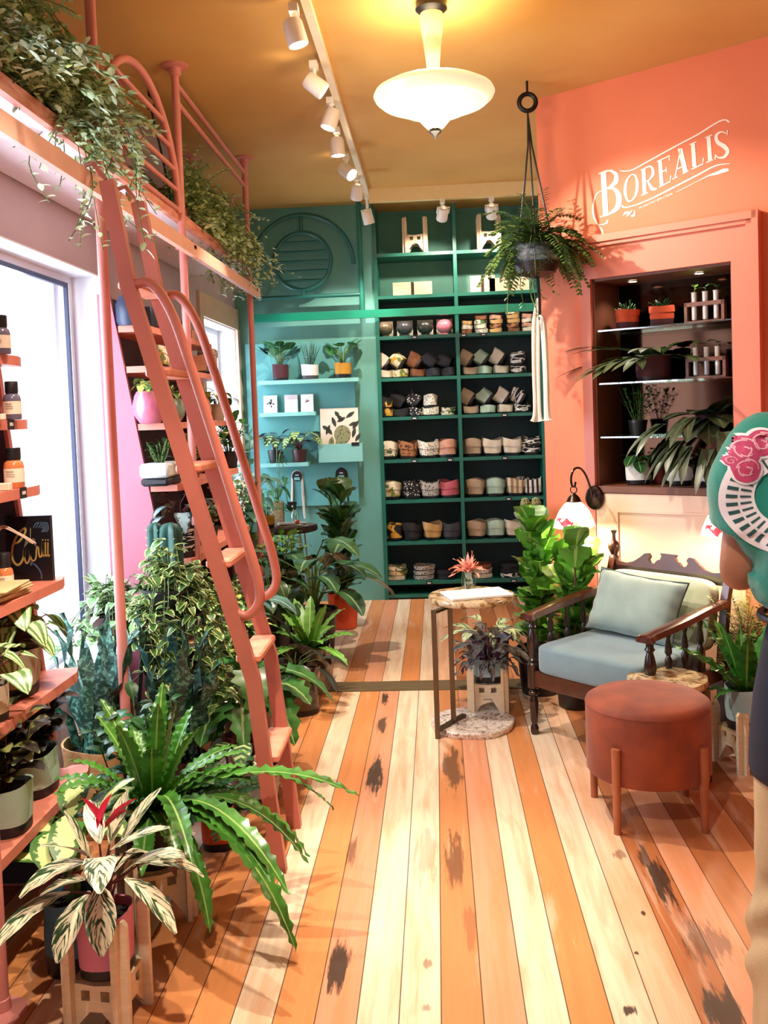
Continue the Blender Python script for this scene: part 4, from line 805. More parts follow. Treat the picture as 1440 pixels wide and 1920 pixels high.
# ------------------------------------------------------------------ near display unit: jars, book, pots
AMBER = M('amber_glass', '#d98250', .15, var=.06, coat=.5); AMBER2 = M('grey_bottle_glass', '#6f6a80', .2, var=.08); LABEL = M('cream_paper_label', '#f0e2cc', .8, var=.02)
def jar(label, loc, r, h, body, rz=0., cap_h=.03, group='amber jars'):
    t = thing('apothecary_jar', label, 'jar', loc, rz, group)
    MB().lathe([(r * .92, 0), (r, .004), (r, h * .72), (r * .9, h * .86), (r * .66, h * .93), (r * .64, h)], 24).build('glass', body, t)
    MB().lathe([(r * .68, h - .006), (r * .74, h), (r * .74, h + cap_h), (r * .68, h + cap_h + .002)], 24).build('cap', BLACK, t)
    MB().lathe([(r * 1.004, h * .2), (r * 1.008, h * .2), (r * 1.008, h * .66), (r * 1.004, h * .66)], 24, cap=False).build('label', LABEL, t); b = MB()
    for k, z in enumerate((.56, .47, .40)):
        for j in range(5 if k == 0 else 8): a = -1.9 + .16 * (j if k == 0 else j * .7); rr = r * 1.02; b.box((rr * math.cos(a), rr * math.sin(a), h * z), (.0015, .0035 if k == 0 else .002, .004 if k == 0 else .002), None)
    b.build('label_print', M('brown_print', '#8a6a50', .8), t, False)
    return t
def tray(z): return z + .0006
p = PD(24, 780, 2.80); jar('grey glass bottle with dark lid and pale label on the upper salmon shelf', (p.x, 2.80, tray(1.52)), .026, .085, AMBER2)
p = PD(2, 650, 2.78); jar('dim glass jar with pale label at the edge of the top salmon shelf', (p.x + .0, 2.78, tray(1.72)), .028, .085, AMBER2)
p = PD(26, 880, 2.80); jar('amber jar with cream label, rightmost on shelf above the black sign', (p.x, 2.80, tray(1.31)), .030, .092, AMBER)
p = PD(-8, 880, 2.80); jar('amber jar cut by the photo edge beside the rightmost amber jar', (p.x, 2.74, tray(1.31)), .030, .092, AMBER)
p = PD(8, 1050, 2.66); jar('amber jar with black lid standing left of the black sign', (p.x, 2.66, tray(1.01)), .024, .082, AMBER, cap_h=.036)
for (x, y, Y, z, w_, h_, lb) in [(14, 905, 2.70, 1.31, .045, .022, 'small white soap box in front of the amber jars'), (4, 780, 2.7, 1.52, .03, .018, 'tiny white card box beside the grey bottle')]:
    p = PD(x, y, Y); o = MB().box((0, 0, h_ / 2), (w_, .025, h_), bev=.002).build('soap_box', LABEL, None, False); o.location = (min(p.x, -1.29 if z > 1.4 else -1.26 - .03), Y, tray(z)); tag(o, lb, 'box')
for (x, y, Y, z, lb) in [(42, 915, 2.82, 1.31, 'lower'), (19, 790, 2.82, 1.52, 'upper')]:
    t = thing('price_tag', 'small black price tag clipped to the %s salmon shelf edge by the jars' % lb, 'tag', (NXF(z) + .017 if False else ([q for q in NT_ if q[0] == z][0][1] + .001), PX(x, y, [q for q in NT_ if q[0] == z][0][1]).y, z - .03), group='price tags')
    MB().bb((0, -.02, 0), (.003, .02, .034)).build('holder', TAGM, t, False); MB().bb((.003, -.012, .012), (.0036, .012, .022)).build('price', TAGW, t, False)
# reed sticks in a low dark holder
p = PD(-6, 1000, 2.74); t = thing('reed_diffuser', 'dried reeds bending out of a dark jar beside the black sign', 'diffuser', (p.x, 2.74, tray(1.01)))
MB().lathe([(.02, 0), (.024, .004), (.024, .05), (.012, .07), (.012, .08)], 18).build('jar', BLACK, t)
b = MB()
for a, q in ((.0, .16), (.3, .13), (-.3, .15)): b.tube(smoothpath([V((0, 0, .03)), V((-.008, .01 * a, .13)), V((.015, .02 * a, .19 - .02 * abs(a))), V((.07, .03 * a, .165 + .1 * (q - .15))), V((.115, .035 * a, .135 + .1 * (q - .15)))], 4), .0022, 5)
b.build('reeds', M('pale_reed', '#dcbfae', .7), t)
# black sign board with gold script
YS = 2.86; q0, q1 = PD(15, 1088, YS), PD(93, 967, YS); t = thing('script_sign', 'black decorated board with gold script Curiii and a spider on the salmon shelf', 'sign', ((q0.x + q1.x) / 2, YS, tray(1.01))); SO = V(t.location); hw = (q1.x - q0.x) / 2; hs = q1.z - 1.01
MB().bb((-hw, 0, 0), (hw, .018, hs)).build('board', M('ink_blue_black_board', '#14151d', .35, var=.2), t, False)
def ribbon(b, pts, ws, fn, close=False):
    P = [V((x, y, 0)) for x, y in pts]; n = len(P); vs = []
    for i, p_ in enumerate(P):
        d = (P[min(i + 1, n - 1)] - P[max(i - 1, 0)]) if not close else P[(i + 1) % n] - P[i - 1]; d = d.normalized() if d.length > 1e-9 else V((1, 0, 0)); s = V((-d.y, d.x, 0)); w_ = ws[i] if isinstance(ws, (list, tuple)) else ws
        for sg in (-1, 1): e = p_ + s * (sg * w_ / 2); vs.append(fn(e.x, e.y))
    b.add(vs, [(2 * i, 2 * i + 1, (2 * i + 3) % (2 * n), (2 * i + 2) % (2 * n)) for i in range(n if close else n - 1)])
def sm2(pts, k=5): return [(p_.x, p_.y) for p_ in smoothpath([V((a, b_, 0)) for a, b_ in pts], k)]
def sg(x, y): p_ = PD(x * 200 / 1280, 840 + y * 200 / 1280, YS - .001); return p_ - SO
GOLDP = M('gold_leaf_script', '#cfae62', .35, .3, var=.1); b = MB()
ribbon(b, sm2([(175, 1150), (240, 1110), (300, 1020), (300, 965), (255, 990), (190, 1080), (150, 1200), (150, 1330), (200, 1400), (250, 1380), (285, 1300), (290, 1215)]), 26, sg)
ribbon(b, sm2([(290, 1215), (292, 1310), (320, 1385), (355, 1330), (360, 1215)]), 20, sg); ribbon(b, sm2([(360, 1215), (365, 1300), (395, 1355), (430, 1320), (440, 1200), (460, 1195), (465, 1260), (480, 1310), (505, 1270), (512, 1130)]), 18, sg)
for x in (512, 545, 575): ribbon(b, sm2([(x, 1130), (x, 1260), (x + 8, 1300), (x + 22, 1280)]), 15, sg); ribbon(b, [(x, 1095), (x + 1, 1112)], 14, sg)
b.build('gold_script', GOLDP, t, False); b = MB()
ribbon(b, [(365, 960), (365, 1090)], 5, sg); ribbon(b, [(365, 1090), (365, 1140)], [10, 16], sg)
for a in range(4):
    for s_ in (-1, 1): ribbon(b, [(365, 1105 + 6 * a), (365 + s_ * 35, 1085 + 18 * a), (365 + s_ * (60 + 6 * a), 1110 + 28 * a)], 4, sg)
b.build('spider_motif', M('pale_gold_line', '#d9c79a', .5), t, False); b = MB()
for k in range(4): ribbon(b, sm2([(400 + 30 * k, 960), (430 + 35 * k, 905), (480 + 28 * k, 900), (520 + 20 * k, 960), (500 + 20 * k, 1010)]), 13, sg)
b.build('blue_swirl_motif', M('dusty_blue_print', '#4d6480', .5, var=.2), t, False); b = MB(); ribbon(b, sm2([(360, 1380), (420, 1400), (490, 1490), (500, 1570)]), [10, 60, 60, 10] + [20] * 12, sg); b.build('blue_leaf_motif', M('dusty_blue_print', '#4d6480', .5, var=.2), t, False)
for j in range(6):
    t = thing('wood_slat', ['lowest', 'second', 'third', 'fourth', 'fifth', 'topmost'][j] + ' pale wooden slat of the pile before the black sign', 'slat', (-1.29 + .004 * j, 2.58 - .006 * j, tray(1.01) + j * .0068), .1 * (j % 3 - 1), group='pile of wooden slats')
    MB().bb((-.075, -.10, 0), (.075, .10, .006), bev=.002).build('board', M('pale_slat_wood', '#d9bf8e', .6, var=.1, vs=6, stretch=(2, 14, 2)), t, False)
MIRO = dict(n=34)
def zx(x, y, z, r, d=(0, 1)):   # stand a pot whose front foot shows at pixel x,y on height z
    p = PZ(x, y, z); return V((p.x + d[0] * r, p.y + d[1] * r, z + .0006))
plant('potted_peperomia', 'watermelon peperomia in a wide beige cloth pot with black base on the salmon shelf', (-1.285, 2.66, tray(.71)), lambda t: bag(t, .085, .135, BEIGEBAG, BLACK, .26, .6, .05, seed=2), stalked(17, .15, .13, .105, .085, 'heart', 1.2, (.2, 1.2), .0, wave=.0), G_WATER, STEMR)
plant('potted_peperomia', 'watermelon peperomia in a small cream pot at the photo edge', (-1.225, 2.42, tray(.71)), lambda t: bag(t, .045, .10, CREAMBAG, BLACK, .26, .6, seed=3), stalked(11, .11, .10, .10, .085, 'heart', 1.2, (.2, 1.2), .0), G_WATER, STEMR)
plant('potted_coleus', 'dark bronze-leaved plant in the rear mint cloth pot on the low salmon shelf', (-1.27, 2.72, tray(.39)), lambda t: bag(t, .085, .13, MINTBAG, BLACK, .26, .6, seed=4), bushy(12, .18, .12, 6, .09, .065, 'oval', 1.2, wave=.05), G_PURP, STEMR)
plant('potted_coleus', 'dark bronze-leaved plant in the front mint cloth pot by the foreground pole', (-1.225, 2.46, tray(.39)), lambda t: bag(t, .075, .13, MINTBAG, BLACK, .26, .6, seed=5), bushy(11, .20, .11, 6, .09, .065, 'oval', 1.2, wave=.05), LM('dark_bronze_mottled_leaf', '#2c2a24', '#7c8248', 'blotch', var=.4), STEMR)
# ------------------------------------------------------------------ far display unit
def fu(x, z, Y=None, o=.09):
    xf = [q for q in FT_ if q[0] == z][0][1] - o; p = ray(x, 800); return V((xf, (xf / p.x) * p.y if Y is None else Y, z + .0006))
q = fu(252, 1.95); b = MB().lathe([(.05, 0), (.06, .02), (.06, .10), (.04, .14), (.0, .145)], 22).build('dark_vase', M('slate_blue_glaze', '#39445e', .4)); b.location = q; tag(b, 'slate blue lidded jar on the top shelf of the far unit', 'jar')
q = fu(290, 1.95); o = MB().box((0, 0, .06), (.05, .11, .12), bev=.004).build('gift_box', M('navy_box', '#3a4156', .6)); o.location = q; tag(o, 'dark navy gift box on the top shelf of the far unit', 'box')
q = fu(312, 1.95); t = thing('piggy_figure', 'small pink ceramic animal figure on the top shelf of the far unit', 'figurine', q); MB().ball((0, 0, .045), (.034, .045, .038)).ball((.01, -.045, .055), .024).build('body', M('pink_ceramic', '#e28a8c', .3), t)
b = MB(); [b.tube([(a, c, 0), (a, c, .03)], .009, 8) for a in (-.015, .015) for c in (-.025, .025)]; b.build('feet', M('pink_ceramic', '#e28a8c'), t)
q = fu(336, 1.95); t = thing('picture_card', 'white card with leaf drawing standing on the top shelf of the far unit', 'card', q, rot=(0, -.15, -.5)); MB().bb((-.003, -.05, 0), (.003, .05, .14)).build('paper', CARD, t, False); b = MB(); inkleaf(b, 0, .03, 0, 1.2, .08, .016); inkleaf(b, .01, .05, 0, 2.2, .06, .013); b.v = [(.0036, v[0], v[2]) for v in b.v]; b.build('leaf_drawing', INKD, t, False)
q = fu(362, 1.95); o = MB().box((0, 0, .035), (.07, .10, .07), bev=.005).build('peach_box', M('peach_box_card', '#efb7a4', .7)); o.location = q; tag(o, 'peach paper box on the top shelf of the far unit', 'box')
for (x, kind, lb, r, h) in [(300, 'yellow floral', 'yellow floral cloth pot on the second shelf of the far unit', .06, .1), (332, 'leaf print', 'green leaf print cloth pot on the second shelf of the far unit', .06, .08), (372, 'peach', 'coral peach cloth pot on the second shelf of the far unit', .055, .11), (396, 'speckled', 'black and white speckled cloth pot at right of the far unit second shelf', .055, .15)]:
    bagcopy('fabric_pot', kind, r, h, .03, lb, fu(x, 1.76), (0, 0, .4), 'cloth pots on the far unit')
GP = lambda c: M('glazed_pot_' + c[1:], c, .25, var=.12, vs=20, coat=.4)
def round_pot(t, r, h, m): MB().lathe([(r * .55, 0), (r * .62, .004), (r * .95, h * .3), (r, h * .55), (r * .86, h * .86), (r * .7, h), (r * .62, h), (r * .6, h * .9)], 26).build('pot', m, t); MB().lathe([(.0005, h * .93), (r * .64, h * .925)], 24, cap=False).build('soil', SOIL, t); return h * .93
plant('potted_pothos', 'speckled pothos in a round rose-pink pot behind the ladder', fu(282, 1.49, o=.08), lambda t: round_pot(t, .078, .15, GP('#cf6f88')), stalked(9, .08, .08, .07, .055, 'heart', 1.2, (.2, 1.2)), G_POTH)
plant('potted_pothos', 'small cream-edged plant in a sage green round pot behind the ladder', fu(325, 1.49, o=.08), lambda t: round_pot(t, .062, .12, GP('#7f9484')), stalked(8, .08, .07, .07, .055, 'heart', 1.4, (.2, 1.2)), G_IVY)
plant('potted_pothos', 'variegated pothos in a peach round pot on the far unit', fu(376, 1.49, o=.08), lambda t: round_pot(t, .066, .13, GP('#eda27a')), stalked(9, .09, .09, .07, .055, 'heart', 1.4, (.2, 1.2)), G_POTH)
plant('potted_pothos', 'lime-edged pothos in a cream pot at right end of the far unit', fu(408, 1.49, o=.07), lambda t: hardpot(t, .05, .1, M('ribbed_cream_ceramic', '#eadfce', .4)), stalked(10, .09, .11, .07, .06, 'heart', 1.4, (.2, 1.2)), G_IVY)
q = fu(297, 1.2, o=.10); t = plant('planter_trough', 'white oblong cloth trough with black base and small seedlings on the far unit', q, None, bushy(14, .11, .07, 5, .035, .022, 'oval', .8), G_DEEP, dz=.10)
MB().box((0, .02, .02), (.13, .25, .04), bev=.012).build('trough_base', BLACK, t); MB().box((0, .02, .072), (.136, .26, .066), bev=.012).build('trough', M('white_trough_cloth', '#dfe5e2', .8), t)
plant('potted_fittonia', 'cream-veined foliage plant in a dark red pot behind the ladder', fu(352, 1.2, o=.08), lambda t: hardpot(t, .06, .085, REDPOT), bushy(13, .16, .11, 7, .055, .035, 'oval', 1.0), G_FITT)
plant('potted_fittonia', 'cream-veined foliage plant in a black pot right of the ladder handrail', fu(392, 1.2, o=.075), lambda t: hardpot(t, .06, .085, BLACKPOT), bushy(12, .15, .1, 7, .055, .035, 'oval', 1.0), G_FITT)
plant('potted_gardenia', 'glossy bright green bush in a black pot at right end of the far unit', fu(428, 1.2, o=.06), lambda t: hardpot(t, .055, .10, BLACKPOT), bushy(9, .22, .1, 7, .09, .05, 'oval', 1.0), LM('glossy_bright_leaf', '#3d8a3a', '#9cc976', rough=.22))
plant('potted_begonia', 'dark silver-leaved begonia in a zebra-striped cloth pot behind the ladder', fu(326, .85, o=.10), lambda t: bag(t, .095, .15, PAT['zebra'], BLACK, .22, .6, seed=6), stalked(14, .22, .13, .12, .09, 'heart', 1.6, (.1, 1.2)), LM('dark_silver_leaf', '#1c2b2b', '#8aa09e', 'centre', var=.4), STEMR)
plant('potted_fittonia', 'cream-veined foliage plant in a small black pot on the lower far unit shelf', fu(380, .85, o=.08), lambda t: hardpot(t, .06, .09, BLACKPOT), bushy(13, .14, .11, 7, .055, .035, 'oval', 1.2), G_FITT)
plant('potted_fittonia', 'pale spreading foliage in a black pot at lower right of the far unit', fu(432, .85, o=.07), lambda t: hardpot(t, .065, .09, BLACKPOT), bushy(14, .18, .14, 7, .06, .035, 'oval', 1.0), G_FITT)
# ------------------------------------------------------------------ high shelf greenery
XS = -1.36; zs = 2.456
def trough(t, ln, m=BLACKPOT):
    MB().box((0, 0, .07), (.24, ln, .14), bev=.02).build('planter', m, t); MB().box((0, 0, .141), (.21, ln - .04, .008)).build('soil', SOIL, t, False); return .14
def highfern(lv, st):
    for k in range(7):
        y = -.36 + .125 * k; l2, s2 = MB(), MB()
        trailing(30, .13 if k < 4 else .26 if k < 6 else .5, .32, .042, .022, 24, 'oval', .16, az=(-1.2, 1.2), wig=.05, el=(-.8, .8))(l2, s2); ferny(7, .46, pairs=16, el=(.5, 1.5), droop=1.6, leafl=.05, leafw=.018, az=(-1.7, 1.7))(l2, s2)
        for a, b_ in ((l2, lv), (s2, st)): b_.add([(v[0], v[1] + y, v[2]) for v in a.v], a.f, a.uv)
plant('trailing_fern', 'big cascading fern in a dark trough on high shelf at top left', (XS, 2.90, zs), lambda t: trough(t, .9), highfern, LM('pale_fern_leaf', '#b4cb96', '#dfe8c4', var=.4), dz=.0)
plant('trailing_fern', 'dark shaded fern at the near end of the high shelf beside photo edge', (XS, 2.15, zs), lambda t: trough(t, .35), both(ferny(30, .45, pairs=16, droop=1.4, leafl=.05, leafw=.02)), G_DEEP)
def highfern2(lv, st):
    for k in range(7):
        y = -.5 + .16 * k; l2, s2 = MB(), MB()
        trailing(30, .16 + .03 * k, .24 + .018 * k, .042, .025, 22, 'oval', .17, az=(-1.3, 1.3 if k < 6 else 2.1), wig=.05, el=(-.8, .8))(l2, s2); ferny(9, .40, pairs=14, el=(.5, 1.5), droop=1.6, leafl=.055, leafw=.024)(l2, s2)
        for a, b_ in ((l2, lv), (s2, st)): b_.add([(v[0], v[1] + y, v[2]) for v in a.v], a.f, a.uv)
plant('trailing_fern', 'pale cascading fern on the far end of the high pink shelf', (XS, 5.35, zs), lambda t: trough(t, 1.2, M('salmon_trough', '#c9745c', .6)), highfern2, G_PALE)
t = thing('plant_hook', 'black ceiling hook with cord above the far shelf fern', 'hook', (-1.36, 4.62, ZC)); MB().tube([V((0, 0, 0)), V((0, 0, -.04)), V((.03, .0, -.07)), V((.02, 0, -.11)), V((-.01, .02, -.10))], .008, 8).build('hook', IRON, t); MB().tube([(.0, .02, -.10), (.02, .12, -.32), (.03, .2, -.52)], .006, 6).build('cord', BLACK, t)
# ------------------------------------------------------------------ floor plants along the left
def at(x, y, z=0.): return PZ(x, y, z)
ps = V((-.875, 2.25, 0)); SW = .178
stand('plant_stand', 'birch plywood plant stand with the pink pot in left foreground', (ps.x, ps.y, 0), SW, .125, .285, -.12)
plant('potted_stromanthe', 'tricolour stromanthe with cream-streaked leaves in a pink cloth pot, left foreground', (ps.x, ps.y, .1265), lambda t: bag(t, .068, .155, PINKBAG, BLACK, .2, .5, .015, seed=8), both(stalked(15, .19, .09, .21, .072, 'oval', 1.15, (.3, 1.5), .2, az=(0, 2 * PI), sr=.003, wave=.03), stalked(6, .24, .06, .17, .066, 'oval', .5, (1.2, 2.0), .2, sr=.003)), G_STROM, STEMR)
b = MB(); [leaf(b, (U_(-.015, .015), U_(-.01, .01), .23), dirv(a, .75), .10, .02, .3, 'lance', 5, 1.2) for a in (.4, 2.6, 1.4, -.4)]
o = b.build('young_leaves', M('crimson_new_leaf', '#b81f3c', .35)); o.parent = [x for x in bpy.data.objects if x.name == 'potted_stromanthe'][0]; tag(o, 'rolled crimson young leaves'); o.location = (0, 0, .13)
plant('potted_dieffenbachia', 'pale speckled dumb cane in a slate blue pot behind the pink pot', (-1.045, 2.47, 0), lambda t: bag(t, .08, .21, TEALBAG, BLACK, .3, .4, seed=9), stalked(9, .30, .08, .19, .10, 'oval', .9, (.5, 1.7), .3, sr=.005), G_DIEF)
pf = V((-.90, 2.74, 0))
stand('plant_stand', 'birch plywood plant stand under the big bird nest fern in the foreground', pf, .21, .16, .24, .5)
plant('bird_nest_fern', 'large wavy bird nest fern in a black pot spreading before the ladder', (pf.x, pf.y, .1615), lambda t: hardpot(t, .092, .175, BLACKPOT), both(rosette(34, .345, .058, (.35, 1.5), 1.1, 'strap', 34, .085, 12, .25, 4, .03, lens=(.75, 1.1), rag=.15), rosette(8, .60, .058, (.4, .65), 1.6, 'strap', 40, .10, 14, .25, 4, .02, az=(-1.0, .6), lens=(.8, 1.15), rag=.16), rosette(4, .42, .058, (.2, .6), 2.0, 'strap', 34, .10, 12, .25, 4, .02, lens=(.8, 1.1), rag=.16)), LM('wavy_fern_leaf', '#437d2b', '#a9c977', var=.5, rough=.28))
pz = at(405, 1600); plant('potted_fern', 'dark feathery fern in a small orange cloth pot behind the bird nest fern', (pz.x, pz.y + .06, 0), lambda t: bag(t, .06, .15, ORANGEBAG, BLACK, .22, .8, seed=1), ferny(16, .26, pairs=14, droop=1.5, leafl=.04, leafw=.02), G_DEEP)
plant('potted_philodendron', 'shaded toothed-leaf plant filling the gap left of the bird nest fern', (-1.02, 2.98, 0), lambda t: hardpot(t, .09, .20, BLACKPOT), bushy(13, .40, .15, 9, .075, .05, 'oval', 1.2, wave=.06), G_DEEP)
pz = at(494, 1528); plant('potted_calathea', 'striped calathea in a pale grey-blue pot between the ladder feet', (pz.x - .03, pz.y + .11, 0), lambda t: bag(t, .075, .16, M('pale_grey_canvas', '#bcc4b8', .85), BLACK, .3, .7, seed=2), stalked(11, .20, .15, .14, .075, 'oval', 1.6, (.2, 1.1), az=(1.2, 5.)), G_CAL, STEMR)
# snake plants
pz = V((-1.185, 3.28, 0)); pz = V((-1.10, 3.42, 0))
b = V((-1.29, 3.34, 0)); plant('potted_snake_plant', 'tall mottled snake plant in a crumpled kraft paper bag by the window', b, lambda t: bag(t, .125, .33, KRAFT, KRAFT, .06, .9, .05, seed=4), rosette(11, .52, .075, (1.12, 1.48), .1, 'blade', 8, .25, r0=.045, curl=1.2), G_SNAKE)
plant('potted_snake_plant', 'dark snake plant with upright blades behind the foreground fern', (-1.03, 3.46, 0), lambda t: hardpot(t, .11, .22, MAROON), rosette(13, .58, .075, (1.05, 1.5), .12, 'blade', 8, .3, r0=.045, curl=1.0), G_SNAKE)
# ivies on black tripod stand
t = thing('tripod_stand', 'black rod plant stand carrying the trailing ivy beside the pink pole', 'plant stand', (-1.07, 3.62, 0)); zt = .74
for a in (-1.0, 2.1, 3.9, .6): MB().tube([(math.cos(a) * .12, math.sin(a) * .12, zt), (math.cos(a + .15) * .23, math.sin(a + .15) * .23, .0)], .0085, 6).build('leg', BLACK, t)
MB().tube(arc((0, 0, zt), .125, 0, 2 * PI, 24, V((1, 0, 0)), V((0, 1, 0)))[:-1], .007, 6, True).build('ring', BLACK, t); MB().lathe([(.0, zt - .004), (.12, zt - .004), (.12, zt + .006), (.0, zt + .006)], 20).build('plate', BLACK, t)
plant('trailing_ivy', 'variegated ivy cascading from a black bowl on the tripod stand', (-1.07, 3.62, zt + .0065), lambda t: hardpot(t, .125, .10, BLACKPOT), both(trailing(34, .62, .20, .052, .046, 13, 'heart', .07, wig=.05, az=(-2.4, .7)), trailing(22, .16, .17, .055, .05, 12, 'heart', .13)), G_IVY)
plant('trailing_ivy', 'yellow-flecked ivy hanging lower behind the ladder', (-.99, 4.14, 0), lambda t: hardpot(t, .10, .62, M('grey_tall_planter', '#57544f', .6)), both(trailing(26, .42, .19, .05, .045, 12, 'heart', .1, wig=.05, az=(-2.6, .6)), stalked(10, .12, .12, .08, .07, 'heart', 1.)), G_POTH)
b_ = PD(178, 1165, 4.05); t = thing('plant_bench', 'white low bench by the window under the potted ivy', 'bench', (-1.44, 4.0, 0)); zt = .555
MB().bb((-.115, -.26, zt - .03), (.12, .22, zt)).build('seat', WHITEWALL, t, False); [MB().bb((a - .015, c - .015, 0), (a + .015, c + .015, zt - .03)).build('leg', WHITEWALL, t, False) for a in (-.095, .1) for c in (-.235, .195)]
plant('potted_ivy', 'pale bright ivy in a maroon bowl on white bench by the window', (-1.435, 3.98, zt + .001), lambda t: hardpot(t, .105, .11, MAROON), both(trailing(34, .16, .20, .06, .055, 9, 'heart', .12, wig=.05), bushy(10, .16, .14, 7, .06, .055, 'heart', 1.)), LM('bright_ivy_leaf', '#6f9c62', '#cfe0b4', 'margin', var=.35))
def cactus(lv, st, hs):
    for (x, y, r, h, z0) in hs: lv.lathe([(r * .9, z0), (r, z0 + .04), (r, h - r * 1.1), (r * .93, h - r * .6), (r * .6, h - r * .18), (.001, h)], 36, (x, y, 0), wob=lambda a, z: 1 + .16 * math.cos(6 * a), cap=False)
    for (x, y, r, h, z0) in hs:
        for k in range(6):
            a = k * PI / 3
            for j in range(int((h - z0) / .035)): z = z0 + .03 + j * .035; rr = r * 1.16 * (1 if z < h - r else max(.1, (h - z) / r)); st.tube([V((x + math.cos(a) * rr, y + math.sin(a) * rr, z)), V((x + math.cos(a) * (rr + .008), y + math.sin(a) * (rr + .008), z + .003))], .0018, 4)
plant('ribbed_cactus', 'tall ribbed column cactus before the dusty pink side board', (-1.24, 4.14, 0), lambda t: hardpot(t, .12, .26, TERRA), lambda lv, st: cactus(lv, st, [(-.045, 0, .034, .80, 0), (.03, -.02, .048, .80, 0), (.10, .02, .022, .55, .3)]), M('blue_green_cactus_skin', '#20564a', .5, var=.2, vs=20), M('pale_cactus_spine', '#d7d9b4', .7), lname='columns')
# middle of the left side
plant('potted_monstera', 'monstera with split leaves in a dark red pot left of the ladder', (-.80, 3.70, 0), lambda t: hardpot(t, .105, .33, REDPOT), both(stalked(14, .24, .18, .23, .20, 'heart', 1.2, (.2, 1.1), .05, .004, 9, .15, rag=.35), stalked(6, .12, .16, .2, .16, 'heart', 1.3, (.2, .9), .05, .004, 8, .15, rag=.3, az=(3.4, 6))), LM('monstera_leaf', '#3f7535', '#a9c47c', var=.5, rough=.25))
pz = at(462, 1455); plant('potted_philodendron', 'broad-leaved philodendron in a beige cloth pot behind the ladder', (pz.x, pz.y + .10, 0), lambda t: bag(t, .085, .24, BEIGEBAG, M('dark_brown_base', '#3a2218'), .28, .7, seed=3), stalked(9, .10, .15, .16, .11, 'heart', 1.2, (.2, 1.0), .05, .004), G_LITE)
pz = at(440, 1320); plant('potted_schefflera', 'dark-leaved plant in a peach pot half hidden behind the ladder', (pz.x - .1, pz.y + .2, 0), lambda t: bag(t, .11, .34, M('peach_cloth', '#d89f86', .85), BLACK, .1, .6, seed=5), stalked(14, .26, .2, .15, .09, 'oval', 1.2, (.2, 1.1)), G_GLOSS)
plant('potted_anthurium', 'large blue-grey leaf plant beyond the ivy by the pink pole', (-1.0, 4.5, 0), lambda t: hardpot(t, .12, .36, BLACKPOT), stalked(15, .34, .2, .20, .13, 'heart', 1.3, (.2, 1.1), wave=.02), LM('blue_grey_leaf', '#4d7466', '#9db9a4', var=.4))
plant('potted_ivy', 'green ivy in a dark pot on the floor behind the monstera', (-.95, 4.22, 0), lambda t: hardpot(t, .10, .32, BLACKPOT), both(bushy(13, .26, .16, 9, .065, .06, 'heart', 1.), trailing(16, .22, .17, .06, .055, 9, 'heart', .1)), G_MID)
pz = at(520, 1345); PLASTIC = M('crinkled_clear_wrap', '#8a7d68', .12, var=.4, vs=30, bump=1., bs=26, coat=.6)
plant('bird_nest_fern', 'bird nest fern in a crinkled brown wrapped pot beside the floor strip', (-.735, 5.02, 0), lambda t: bag(t, .12, .26, PLASTIC, PLASTIC, .1, .4, .09, seed=7), rosette(18, .33, .06, (.35, 1.4), .9, 'strap', 18, .07, 7, .2, 4, .02, rag=.14, lens=(.7, 1.05)), LM('lime_fern_leaf', '#5d9a36', '#c3dc86', var=.4))
plant('potted_rubber_plant', 'dark glossy plant in brown plastic wrap in front of the wrapped fern', (-.76, 4.66, 0), lambda t: bag(t, .125, .22, M('dark_brown_wrap', '#4a3a2e', .2, var=.4, vs=26, bump=1., bs=24, coat=.5), BLACK, .15, .4, .1, seed=9), stalked(12, .14, .15, .16, .085, 'oval', 1.5, (.1, 1.)), G_PURP)
pl_ = at(600, 1225); plant('potted_peace_lily', 'large glossy peace lily in a black pot before the live-edge table', (-.80, 5.72, 0), lambda t: hardpot(t, .15, .30, BLACKPOT), stalked(20, .44, .27, .32, .17, 'oval', 1.3, (.4, 1.5), .25, .005, 9, .15, wave=.02), LM('peace_lily_leaf', '#3d6640', '#a4c08c', var=.5, rough=.22))
plant('potted_dracaena', 'dark leafy plant low behind the ladder foot of handrail', (-1.0, 5.35, 0), lambda t: hardpot(t, .12, .34, BLACKPOT), stalked(16, .34, .22, .18, .08, 'oval', 1.4, (.3, 1.3)), G_GLOSS)
po = V((-.70, 6.50, 0)); plant('fiddle_leaf_fig', 'dark fiddle-leaf fig in an orange paper bag pot beside the teal wall', po, lambda t: bag(t, .10, .25, ORANGEBAG, BLACK, .04, .9, .03, seed=3), bushy(3, .80, .10, 19, .18, .17, 'fiddle', .5, .01, (.1, .95), .06, .2, .05, 7, 4), G_FIGD, STEMB)
plant('potted_fittonia', 'pink and green foliage plant in a black pot by far pink pole', (-1.02, 6.0, 0), lambda t: hardpot(t, .13, .45, BLACKPOT), bushy(13, .30, .18, 9, .08, .05, 'oval', 1.), G_LITE)
